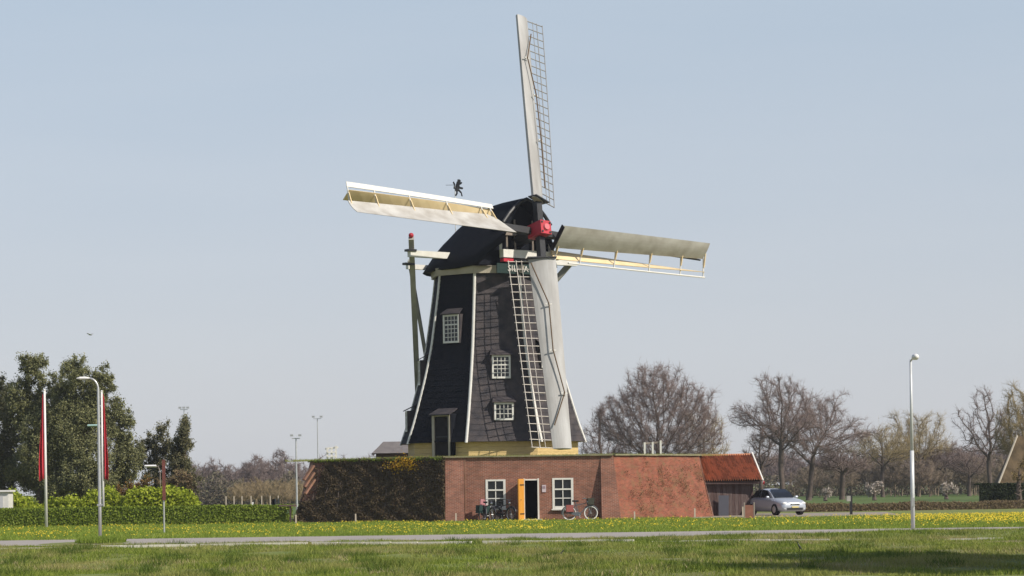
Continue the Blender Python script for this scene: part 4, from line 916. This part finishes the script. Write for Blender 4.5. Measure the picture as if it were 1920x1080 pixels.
arm_lamp(284, 874, 133, .45, 'white lamp head on an arm in front of the dark shrubs'); arm_lamp(176, 798, 140, .45, 'small greenish lamp head between the flagpole and the pines', mat('pale_green', (.35, .5, .45), .4))
# white corner of a garden building at far left edge
c = W(0, 945, 129.3); t = thing('garden_kiosk', 'white panelled kiosk corner at the left edge above the hedge', 'kiosk', (c.x, 129.6, 0))
xr = W(16, 945, 129.2).x; zt2 = W(8, 922, 129.2).z; MB().box((xr - 1.3, 129.8, zt2 / 2), (2.6, 1.2, zt2)).build('wall', M_white, t); MB().box((xr - 1.28, 129.75, zt2 + .04), (2.8, 1.4, .09)).build('flat_roof', M_pole, t)
MB().box((xr - .65, 129.18, zt2 / 2 - .05), (.75, .03, zt2 * .8)).build('panel', mat('grey_panel', (.5, .5, .5), .5), t)

# birds
def bird(px, py, D, label, fly=False, s=1.0, face=1):
    g = G(px, py) if not fly else W(px, py, D)
    if not fly: g.z = float(hgt(g.x, g.y)) + .0
    t = thing('bird', label, 'bird', g)
    if fly:
        mb = MB(); mb.ball(g, .16, 6, (1.6, .6, .5)); mb.loft([[g + Vector((x * .12, yy, zz)) for x in (-1, 1)] for yy, zz in ((-.55, .10), (-.25, .16), (0, .03))], closed=False); 
        mb = MB(); mb.ball(g, .09, 6, (1.7, .6, .5)); mb.build('body', M_galv, t, smooth=True)
        for sg_ in (-1, 1):
            a = [g + Vector((.12, sg_ * .05, 0)), g + Vector((-.1, sg_ * .05, 0)), g + Vector((-.14 + sg_ * .18, sg_ * .25, .11)), g + Vector((.0 + sg_ * .2, sg_ * .28, .13))]
            MB().add(a + [p + Z * .02 for p in a], [(0, 1, 2, 3), (7, 6, 5, 4), (0, 1, 5, 4), (1, 2, 6, 5), (2, 3, 7, 6), (3, 0, 4, 7)]).build('wing', M_galv, t)
        return
    f = face; P = lambda x, z: g + Vector((f * x * .62, 0, z * 1.15 + (x * .35 if face < 0 else 0) + .03)) * s
    rings = []
    for (x, z, r) in ((-.19, .10, .012), (-.12, .12, .04), (-.04, .15, .062), (.04, .18, .062), (.08, .215, .042), (.10, .25, .036), (.13, .262, .028), (.155, .26, .008)):
        rings.append([P(x, z) + Vector((0, math.cos(a), 0)) * r * s * .85 + Vector((0, 0, math.sin(a))) * r * s for a in np.linspace(0, 2 * math.pi, 9)[:-1]])
    MB().loft(rings).build('body', M_blackp, t, smooth=True)
    MB().beam(P(.15, .258), P(.21, .245), .02, .02, w2=.005, h2=.005).build('beak', M_dark, t)
    for y in (-.02, .02): MB().tube([P(0, .12) + Vector((0, y, 0)), P(.0, 0) + Vector((0, y, 0)), P(.04, .0) + Vector((0, y, .01))], .006, 4).build('leg', M_dark, t)
bird(1052, 1043, 0, 'small dark bird standing in the grass below the mill', s=.62, face=1); bird(1499, 1038, 0, 'small dark upright bird in the grass on the right', s=.66, face=-1)
bird(170, 628, 220, 'grey bird flying above the pines on the left', fly=True)

# ---------------------------------------------------------------- hedges
def hedge(a, b, h, th, m, name, label, cat='hedge', n=9000, size=.05, rough=.1, topbump=.1, kind=None, core=M_hedged):
    a = Vector(a); b = Vector(b); L = (b - a).length; d = (b - a).normalized(); q = Vector((-d.y, d.x, 0)); o = (a + b) / 2
    t = thing(name, label, cat, o)
    u = rng.random(n) * L; s = rng.random(n); hh = h + topbump * (np.sin(u * 1.1) * .5 + np.sin(u * 2.7 + 1) * .3 + np.sin(u * 6.1) * .2)
    if name == 'spring_shrub': hh = hh * (1 - np.abs(2 * u / L - 1) ** 10 * .75)
    front = s < .62; vv = np.where(front, rng.random(n) * 1.0, 1.0); ww = np.where(front, -.5, rng.uniform(-.5, .5, n))
    P = np.array(a)[None] + np.array(d)[None] * u[:, None] + np.array(q)[None] * (ww * th + rng.normal(0, rough, n))[:, None]
    P[:, 2] = vv * hh + rng.normal(0, rough, n) * .6; P[:, 2] = np.clip(P[:, 2], 0.02, None)
    leafcloud(P, np.where(front[:, None], -np.array(q)[None] * .8, np.array([[0, 0, .8]])), size, m, 'foliage', t, 'stuff', tuple(o), jit=.6)
    mb = MB(); rings = []
    for i in range(41):
        uu = .35 + (L - .7) * i / 40; hc = h + topbump * (math.sin(uu * 1.1) * .5 + math.sin(uu * 2.7 + 1) * .3 + math.sin(uu * 6.1) * .2) - .05; c = a + d * uu; hc = hc * (1 - abs(2 * uu / L - 1) ** 10 * .8) if name == 'spring_shrub' else hc
        rings.append([c - q * th * .46, c - q * th * .46 + Z * hc, c + q * th * .46 + Z * hc, c + q * th * .46])
    mb.loft(rings).build('twig_core', core, t)
    return t
M_core = mat('hedge_core', (.05, .075, .015), .95, (.08, .11, .02), 5, .7)
h1a = GX(-60, 127.5); h1b = GX(549, 128.5)
hedge(h1a, h1b, .92, .8, M_hedge, 'clipped_hedge', 'long low clipped green hedge left of the bastion', n=26000, size=.045, rough=.045, topbump=.03, core=M_core)
hedge(GX(-60, 131.5), GX(383, 132), 1.35, 1.8, M_bright, 'spring_shrub', 'yellow-green leafing shrubs behind the clipped hedge', 'shrub', n=20000, size=.07, rough=.2, topbump=.55, core=M_core)
hedge(GX(230, 131.0), GX(380, 131.2), 1.62, 1.5, M_bright, 'spring_shrub', 'taller rounded yellow-green shrub at the hedge end by the rusty sign', 'shrub', n=9000, size=.07, rough=.2, topbump=.25, core=M_core)
hedge(GX(1500, 147), GX(1990, 150), .42, .7, M_hedgeb, 'brown_hedge', 'low brownish hedge along the right field', n=14000, size=.04, rough=.06, topbump=.07, core=M_bark)
hedge(GX(1832, 160), GX(2000, 161), 1.45, 1.2, M_hedged, 'dark_hedge', 'black-green clipped hedge at the right edge before the thatched roof', n=9000, size=.06, rough=.04, topbump=.03)

# ---------------------------------------------------------------- trees
def grow_tree(seed, H, spread, trunk_h, trunk_r=.32, step=.38, natt=1500, lean=0, lump=.22, low=.8, core=.25, tipw=5):
    """a bare crown grown towards points scattered through a lumpy dome; returns branch segments and twig roots"""
    rg = np.random.default_rng(seed); cz = trunk_h + (H - trunk_h) * .36; ex, up, dn = spread / 2, H - cz, (cz - trunk_h) * low + .2
    d = rg.normal(0, 1, (natt, 3)); d /= np.linalg.norm(d, axis=1)[:, None]; ph = rg.uniform(0, 6.28, 6)
    lm = 1 + lump * (np.sin(d[:, 0] * 5 + ph[0]) * np.sin(d[:, 2] * 6 + ph[1]) + .6 * np.sin(d[:, 1] * 7 + ph[2]) * np.sin(d[:, 0] * 9 + ph[3])) - lump * .5
    rr = (core ** 3 + (1 - core ** 3) * rg.random(natt)) ** (1 / 3) * lm; A = np.stack([d[:, 0] * ex, d[:, 1] * ex, d[:, 2] * np.where(d[:, 2] > 0, up, dn)], 1) * rr[:, None]; A[:, 2] += cz
    nt_ = max(3, int(trunk_h / step)); P = [np.array([lean * trunk_h * (i / nt_) ** 1.5 + .05 * math.sin(i * .7 + seed), .05 * math.cos(i * .9), trunk_h * i / nt_]) for i in range(nt_ + 1)]; par = [-1] + list(range(nt_)); A[:, 0] += lean * trunk_h * 1.3
    P = np.array(P); par = list(par); D2 = np.full(len(A), 1e9); near = np.zeros(len(A), int)
    def upd(new0):
        nonlocal D2, near
        Q = P[new0:]; dd = ((A[:, None, :] - Q[None]) ** 2).sum(2); k = dd.argmin(1); v = dd[np.arange(len(A)), k]; b = v < D2; D2[b] = v[b]; near[b] = k[b] + new0
    use0 = max(0, len(P) - 4); upd(use0); dk = (step * 1.35) ** 2; dirs = {}
    for it in range(110):
        keep = D2 > dk; A = A[keep]; D2 = D2[keep]; near = near[keep]
        if not len(A): break
        u, inv = np.unique(near, return_inverse=True); v = A - P[near]; v /= np.linalg.norm(v, axis=1)[:, None] + 1e-9; S_ = np.zeros((len(u), 3)); np.add.at(S_, inv, v); S_ /= np.linalg.norm(S_, axis=1)[:, None] + 1e-6
        S_ += rg.normal(0, .16, S_.shape) + [0, 0, .10]
        pd = np.array([P[a] - P[par[a]] if par[a] >= 0 else np.array([0, 0, 1.]) for a in u]); pd /= np.linalg.norm(pd, axis=1)[:, None] + 1e-9; S_ = S_ + pd * .55; S_ /= np.linalg.norm(S_, axis=1)[:, None]
        n0 = len(P); P = np.concatenate([P, P[u] + S_ * step * .8]); par += [int(a) for a in u]; upd(n0)
        if len(P) > 6000: break
    n = len(P); w_ = np.zeros(n); ch = np.zeros(n, int)
    for k in range(n - 1, 0, -1):
        if ch[k] == 0: w_[k] = 1
        w_[par[k]] += w_[k]; ch[par[k]] += 1
    rad = trunk_r * np.maximum(w_ / w_[0], 1e-5) ** .53; rad = np.maximum(rad, .010); pa = np.array(par); idx = np.arange(1, n)
    r0 = np.minimum(rad[pa[idx]], rad[idx] * 1.35); lvl = np.where(idx <= nt_, 0, 1); r0[:3] = rad[0] * np.array([1.35, 1.12, 1.03])
    S0 = np.concatenate([P[pa[idx]], P[idx], r0[:, None], rad[idx][:, None], lvl[:, None]], 1)
    t_ = idx[(w_[idx] <= tipw) & (idx > nt_)]; dv = P[t_] - P[pa[t_]]; dv /= np.linalg.norm(dv, axis=1)[:, None] + 1e-9
    return S0, np.concatenate([P[t_], dv], 1)
def segs_mesh(Sg, n):
    A, B, r0, r1 = Sg[:, 0:3], Sg[:, 3:6], Sg[:, 6:7], Sg[:, 7:8]; d = B - A; d /= np.linalg.norm(d, axis=1)[:, None] + 1e-9
    up = np.where(np.abs(d[:, 2:3]) < .9, np.array([[0, 0, 1.]]), np.array([[1., 0, 0]])); x = np.cross(d, up); x /= np.linalg.norm(x, axis=1)[:, None]; y = np.cross(d, x); N = len(A); V = np.empty((N, 2 * n, 3))
    for k in range(n):
        t = 2 * math.pi * k / n; e = x * math.cos(t) + y * math.sin(t); V[:, k] = A + e * r0; V[:, n + k] = B + d * r1 * .3 + e * r1
    f = np.array([[k, (k + 1) % n, n + (k + 1) % n, n + k] for k in range(n)]); return V.reshape(-1, 3), (np.arange(N)[:, None, None] * 2 * n + f[None]).reshape(-1, 4)
def twigs(TP, per, L, r, seed=0, up=.2, sp=.85):
    rg = np.random.default_rng(seed); n = len(TP) * per; P = np.repeat(TP[:, :3], per, 0); D = np.repeat(TP[:, 3:], per, 0) * .8 + rg.normal(0, sp, (n, 3)) + [0, 0, up]; D /= np.linalg.norm(D, axis=1)[:, None]
    P = P - np.repeat(TP[:, 3:], per, 0) * rg.uniform(0, L * .9, (n, 1)); l = L * rg.uniform(.4, 1.3, (n, 1)); E = P + D * l; x = np.cross(D, rg.normal(0, 1, (n, 3))); x /= np.linalg.norm(x, axis=1)[:, None]; y = np.cross(D, x)
    V = np.stack([P + x * r, P - x * r * .5 + y * r * .87, P - x * r * .5 - y * r * .87, E], 1); f = np.array([[0, 1, 3], [1, 2, 3], [2, 0, 3]]); return V.reshape(-1, 3), (np.arange(n)[:, None, None] * 4 + f[None]).reshape(-1, 3)
def bare_tree(px, D, ytop, wpx, label, seed, trunk_px=60, trunk_r=.32, m=M_bark, mt=M_twig, per=3, tl=.75, tr=.009, lean=0, step=.38, natt=1500, lump=.22, low=.8, core=.25, group='bare trees behind the bastion', name='bare_tree'):
    g = GX(px, D); H = W(px, ytop, D).z + .45; sp = wpx / F * D + .2; S0, TP = grow_tree(seed, H, sp, max(1.0, trunk_px / F * D), trunk_r, step, natt, lean, lump, low, core)
    t = thing(name, label, 'tree', g, group); org = np.array(g)
    lo_ = S0[:, 8] == 0; V, Fq = segs_mesh(S0[lo_], 8); raw('trunk', V + org, Fq, m, t, None, tuple(g), 4, True)
    V, Fq = segs_mesh(S0[~lo_], 4); raw('crown', V + org, Fq, m, t, None, tuple(g), 4, True)
    V, Ft = twigs(TP, per, tl * 1.15, tr * 1.6, seed, sp=.6); q_ = V.reshape(-1, 4, 3); a_ = q_[:, :3].mean(1); b_ = q_[:, 3]; rg = np.random.default_rng(seed); dd_ = b_ - a_; T2 = np.concatenate([a_ + dd_ * rg.uniform(.4, 1, (len(a_), 1)), dd_ / np.linalg.norm(dd_, axis=1)[:, None]], 1)
    V2, F2 = twigs(T2, 3, tl * .75, tr, seed + 1, sp=.6); raw('twigs', np.concatenate([V, V2]) + org, np.concatenate([Ft, F2 + len(V)]), mt, t, 'stuff', tuple(g))
    return t
bare_tree(1238, 250, 680, 250, 'broad domed bare tree directly behind the posts on the bastion', 3, 62, .34, natt=4200, per=4, low=.95, lump=.12)
bare_tree(1128, 262, 775, 105, 'small bare tree beside the foot of the mill', 8, 50, .2, natt=1100)
bare_tree(1322, 258, 765, 100, 'low bare tree at the right side of the broad domed one', 9, 50, .2, natt=1300, mt=M_twigg)
bare_tree(1466, 240, 696, 195, 'tall open bare tree behind the silver car', 5, 88, .25, natt=2100, per=3, lump=.34, core=.35)
bare_tree(1517, 246, 722, 235, 'leaning bare tree right of the silver car', 12, 62, .24, natt=2000, per=3, lean=.12, lump=.28)
bare_tree(1428, 256, 806, 80, 'slim dark bare tree between shed roof and car', 14, 55, .22, natt=600)
bare_tree(1580, 250, 845, 120, 'low spreading bare tree behind the dark letterbox', 16, 40, .26, natt=800, low=.5)
bare_tree(1655, 285, 800, 150, 'hazy bare tree left of the straight street lamp', 21, 55, .22, natt=1500, mt=M_twigg, tl=.8)
bare_tree(1722, 290, 770, 135, 'hazy bare tree with fine twigs behind the straight street lamp', 22, 55, .22, natt=1700, mt=M_twigg, tl=.9)
bare_tree(1772, 290, 830, 95, 'small bare tree right of the straight street lamp', 23, 45, .2, natt=800, tl=.8)
bare_tree(1856, 235, 738, 125, 'gnarled bare oak left of the thatched roof', 31, 70, .22, natt=1000, per=3, step=.42, lump=.4, core=.4)
bare_tree(1925, 215, 720, 130, 'yellow-green budding tree at the right edge above the thatched roof', 33, 50, .25, natt=2200, per=6, mt=M_twigg, m=M_twigg)
bare_tree(1818, 280, 838, 110, 'low bare tree left of the gnarled oak', 41, 35, .2, natt=900, tl=.8)

def cloud_tree(px, D, parts, m, label, seed, name='pine_tree', size=.068, dens=1.0, group=None, core=True, tri=True):
    """crown of many clumps. parts: (px, py, rx_px, ry_px)"""
    rg = np.random.default_rng(seed); g = GX(px, D); t = thing(name, label, 'tree', g, group); Ps = []
    H = max(W(x, y - ry, D).z for x, y, rx, ry in parts)
    for x, y, rx, ry in parts:
        c = W(x, y, D + rg.uniform(-1.2, 1.2)); Rx, Rz_ = rx / F * D, ry / F * D
        nb = max(8, int(52 * dens * Rx * Rz_))
        for k in range(nb):
            d = rg.normal(0, 1, 3); d /= np.linalg.norm(d); d[1] = -abs(d[1]) if rg.random() < .75 else d[1]
            cc = np.array(c) + d * np.array([Rx, max(Rx, 1.) * .9, Rz_]) * rg.uniform(.25, 1.08) ; rr = rg.uniform(.2, .55) * min(1.3, max(.6, Rx * .5)); n = int(460 * dens * (rr / .45) ** 1.5)
            e = rg.normal(0, 1, (n, 3)); e /= np.linalg.norm(e, axis=1)[:, None]; Ps.append(cc + e * rr * np.minimum(np.abs(rg.normal(0, .62, (n, 1))), 1.15) * [1, 1, 1.35] + [0, 0, .25 * rr])
    P = np.concatenate(Ps); P = P[P[:, 2] > .1]
    leafcloud(P, np.array([[0, -.3, .6]]), size, m, 'crown', t, 'stuff', tuple(g), tri=tri, jit=.8)
    mb = MB(); mb.tube([g, (g.x, g.y + .3, H * .4), (g.x + .1, g.y + .4, H * .7)], [.22, .14, .04], 8)
    for k in range(8):
        z = H * (.15 + .06 * k); a = rg.uniform(0, 6.28); L = H * .10 * (1.2 - k * .09); mb.tube([(g.x, g.y, z), (g.x + math.cos(a) * L, g.y + math.sin(a) * L, z + L * .45)], [.06, .02], 5)
    mb.build('trunk', M_bark, t); return t
GP = 'evergreens behind the hedge'
cloud_tree(75, 146, [(62, 690, 26, 34), (60, 760, 45, 55), (90, 840, 60, 62), (60, 890, 48, 40), (118, 740, 34, 50), (100, 915, 50, 26)], M_pine, 'tall dark pine, the highest top of the evergreen clump on the left', 1, group=GP)
cloud_tree(150, 144, [(140, 700, 26, 34), (168, 735, 38, 46), (150, 820, 58, 66), (170, 890, 50, 44), (140, 915, 60, 26), (110, 790, 30, 40)], M_pine, 'dense dark pine behind the second flagpole', 2, group=GP)
cloud_tree(222, 146, [(196, 720, 22, 32), (222, 795, 34, 40), (232, 860, 38, 52), (215, 905, 44, 30), (190, 780, 30, 40)], M_pine, 'right-hand pine of the evergreen clump, sloping to the right', 3, group=GP)
cloud_tree(5, 148, [(4, 770, 30, 52), (12, 850, 34, 60), (0, 900, 36, 34), (0, 722, 12, 20), (30, 800, 24, 50)], M_con, 'dark evergreen cut by the left edge of the picture', 4, group=GP)
cloud_tree(345, 150, [(346, 802, 9, 16), (344, 825, 14, 22), (340, 850, 22, 26), (338, 880, 30, 30), (342, 908, 36, 26)], M_con, 'narrow conical conifer at the right end of the evergreens', 5, 'conifer', group=GP, dens=1.2)
cloud_tree(292, 152, [(303, 808, 16, 18), (285, 830, 20, 18), (312, 838, 14, 16), (280, 872, 26, 22), (300, 900, 34, 24), (262, 850, 22, 30), (296, 850, 26, 26)], M_con, 'loose dark shrub tree between pine and conical conifer', 6, 'shrub_tree', group=GP, dens=.8)
cloud_tree(352, 140, [(352, 905, 22, 22), (322, 912, 28, 22)], M_hedgeb, 'brownish bush in front of the conical conifer', 7, 'brown_bush', group=None, dens=.8)
cloud_tree(268, 139, [(262, 915, 24, 20), (240, 925, 26, 14)], island_mat('rust_leaf', [(.16, .08, .03), (.25, .13, .04), (.12, .12, .03)], .8, .2), 'rust-tinged bush under the pines behind the hedge', 8, 'brown_bush', dens=.7)

M_bud = island_mat('budding_leaf', [(.12, .085, .035), (.20, .145, .06), (.28, .21, .09)], .85, .2)
cloud_tree(1912, 158, [(1918, 872, 12, 24), (1908, 898, 14, 12)], M_bud, 'loose brown-gold shrub growing up in front of the thatched roof', 71, 'garden_shrub', dens=.35, size=.07)
# thatched roof at the right edge
D = 168; t = thing('thatched_house', 'steep thatched roof with a pale slanted bargeboard at the right edge', 'house', (W(1930, 910, D).x, D, 0))
a = W(1871, 912, D); b = W(1908, 818, D + 2.5); b2 = b + Vector((6, 0, 0)); a2 = a + Vector((7.5, 0, 0)); c_ = Vector((a.x + 1.0, D + 7, a.z)); c2 = c_ + Vector((7.5, 0, 0))
MB().add([a, a2, b2, b], [(0, 1, 2, 3)]).add([c_, c2, b2, b], [(0, 1, 2, 3)]).add([a, b, c_], [(0, 1, 2)]).build('thatched_roof', M_thatch, t, recalc=False)
MB().beam(a + Vector((-.04, -.1, 0)), b + Vector((-.04, -.1, .05)), .08, .12).build('bargeboard', M_beige, t)
MB().box((a.x + 4.2, D + 3.5, a.z / 2), (7, 5.5, a.z)).build('wall', M_brick, t, uv=True)

# ---------------------------------------------------------------- far woods, field fence, pale shrubs
def wood(name, x0, x1, D0, D1, n, htop, m, label, seed, tl=1.5, blen=900, tr=.02):
    rg = np.random.default_rng(seed); V_, F_ = [], []; off = 0
    protos = []
    for s_ in range(5):
        S0, TP = grow_tree(seed * 10 + s_, 8.0, 7.0, 1.6, .15, .5, 330, 0, .2); V1, F1 = segs_mesh(S0, 3); F1t = np.concatenate([F1[:, [0, 1, 2]], F1[:, [0, 2, 3]]]); V2, F2 = twigs(TP, 8, tl * .6, tr * 1.3, s_)
        protos.append((np.concatenate([V1, V2]), np.concatenate([F1t, F2 + len(V1)])))
    for i in range(n):
        px = rg.uniform(x0, x1); D = rg.uniform(D0, D1); g = GX(px, D); h = (W(px, htop(px), D).z) * rg.uniform(.72, 1.06) / 8; V, Fc = protos[rg.integers(5)]; a = rg.uniform(0, 6.28); c, s = math.cos(a), math.sin(a)
        VV = np.stack([(V[:, 0] * c - V[:, 1] * s) * h * 1.1 + g.x, (V[:, 0] * s + V[:, 1] * c) * h * 1.1 + g.y, V[:, 2] * h], -1); V_.append(VV); F_.append(Fc + off); off += len(VV)
    return tag(raw(name, np.concatenate(V_), np.concatenate(F_), m, kind='stuff'), label, 'woodland')
M_wood1 = mat('far_twigs', (.20, .15, .14), .95, (.15, .115, .10), .05, .6)
M_wood2 = mat('far_twigs_brown', (.21, .155, .115), .95, (.15, .13, .08), .06, .6)
wood('far_wood', 330, 1080, 330, 420, 105, lambda x: np.interp(x, [330, 400, 520, 560, 620, 720, 780], [862, 862, 850, 846, 856, 842, 840]), M_wood1, 'far purple-brown bare woodland on the horizon left of the mill', 1)
wood('far_wood', 1080, 2000, 340, 440, 120, lambda x: np.interp(x, [1080, 1250, 1500, 1700, 1850, 2000], [845, 850, 838, 836, 828, 820]), M_wood1, 'far grey-brown bare woodland on the horizon right of the mill', 2)
wood('thicket', 1480, 1990, 270, 320, 46, lambda x: np.interp(x, [1480, 1700, 1990], [872, 850, 840]), M_wood2, 'brown thicket under the bare trees on the right', 3)
wood('willow_thicket', 430, 560, 240, 270, 26, lambda x: np.interp(x, [430, 475, 560], [905, 893, 900]), mat('willow_twigs', (.30, .23, .12), .95, (.22, .165, .10), .2, .6), 'low straw-coloured willow thicket beyond the field fence', 4)
def bank(name, x0, x1, D, h, m, label, seed):   # soft undergrowth at the foot of the wood
    rg = np.random.default_rng(seed); n = 22000; px = rg.uniform(x0, x1, n); X = (px - 960) / F * D; zz = np.minimum(np.abs(rg.normal(0, .45, n)), .8) * h * (1 + .35 * np.sin(px * .05) + .2 * np.sin(px * .13)); Y = D + rg.uniform(-2, 6, n)
    return tag(leafcloud(np.stack([X, Y, zz], -1), None, .22, m, name, None, 'stuff', tri=True), label, 'undergrowth')
M_under = island_mat('undergrowth_leaf', [(.10, .085, .065), (.15, .12, .085), (.17, .16, .09)], .9, .1)
bank('undergrowth', 1040, 2000, 322, 3.6, M_under, 'brown undergrowth along the foot of the right-hand wood', 5); bank('undergrowth', 340, 800, 318, 3.4, M_under, 'brown undergrowth along the foot of the left-hand wood', 6)
M_pale = island_mat('pale_bloom', [(.36, .30, .25), (.55, .48, .42), (.30, .25, .19)], .8, .2)
for i, (px, py, rx, ry, lab) in enumerate(((1640, 917, 24, 10, 'pale blossoming shrub left of the straight street lamp'), (1548, 926, 12, 3, 'small pale-green shrub by the forked bare tree'), (1775, 918, 16, 8, 'pinkish pale shrub left of the dark hedge'))):
    cloud_tree(px, 232, [(px, py, rx, ry)], M_pale, lab, 50 + i, 'pale_shrub', dens=.5, size=.16)
gx = thing('field_fence', 'row of thin pale posts along the far left field', 'fence', GX(475, 235))
for i, px in enumerate((424, 439, 454, 471, 491, 507, 522)):
    g = GX(px, 235); MB().beam(g, g + Vector((0, 0, 1.25)), .09, .09).build('post', bpy.data.materials['pale_stake'], gx)
g = G(474, 950); tag(MB().beam(g, g + Z * .5, .2, .2, w2=.16, h2=.16).build('marker_post', M_pole, None, origin=g), 'short white marker post in the left field', 'post')

# a tall poplar-like row outside the right of the frame that shades the near right corner
for i, (x, y, H) in enumerate(((14.4, 44.2, 10), (19.6, 45.5, 12), (17.2, 50.2, 10.5))):
    rg = np.random.default_rng(60 + i); g = Vector((x, y, 0)); t = thing('leafy_tree', ('rounded evergreen tree standing nearest the road outside the right edge', 'tallest rounded evergreen tree outside the right edge', 'rounded evergreen tree farthest from the road outside the right edge')[i], 'tree', g)
    n = 7000; e = rg.normal(0, 1, (n, 3)); e /= np.linalg.norm(e, axis=1)[:, None]; P = np.array([x, y, H * .62]) + e * np.array([3.2, 3.2, H * .36]) * rg.uniform(.4, 1, (n, 1)) ** .5
    leafcloud(P, None, .22, M_pine, 'crown', t, 'stuff', tuple(g)); MB().tube([g, (x, y, H * .7)], [.25, .1], 8).build('trunk', M_bark, t)

# ---------------------------------------------------------------- haze
HZ = True
if HZ:
    hm = bpy.data.materials.new('haze'); hm.use_nodes = True; t = hm.node_tree; t.nodes.remove(t.nodes['Principled BSDF'])
    pv = t.nodes.new('ShaderNodeVolumePrincipled'); pv.inputs['Color'].default_value = (.93, .95, 1, 1); pv.inputs['Density'].default_value = .00020; pv.inputs['Anisotropy'].default_value = .2
    t.links.new(pv.outputs[0], t.nodes['Material Output'].inputs['Volume'])
    MB().box((0, 320, 14), (900, 700, 33)).build('haze', hm, kind='stuff')
# tidy helper property
for o_ in bpy.data.objects:
    if 'o' in o_: del o_['o']
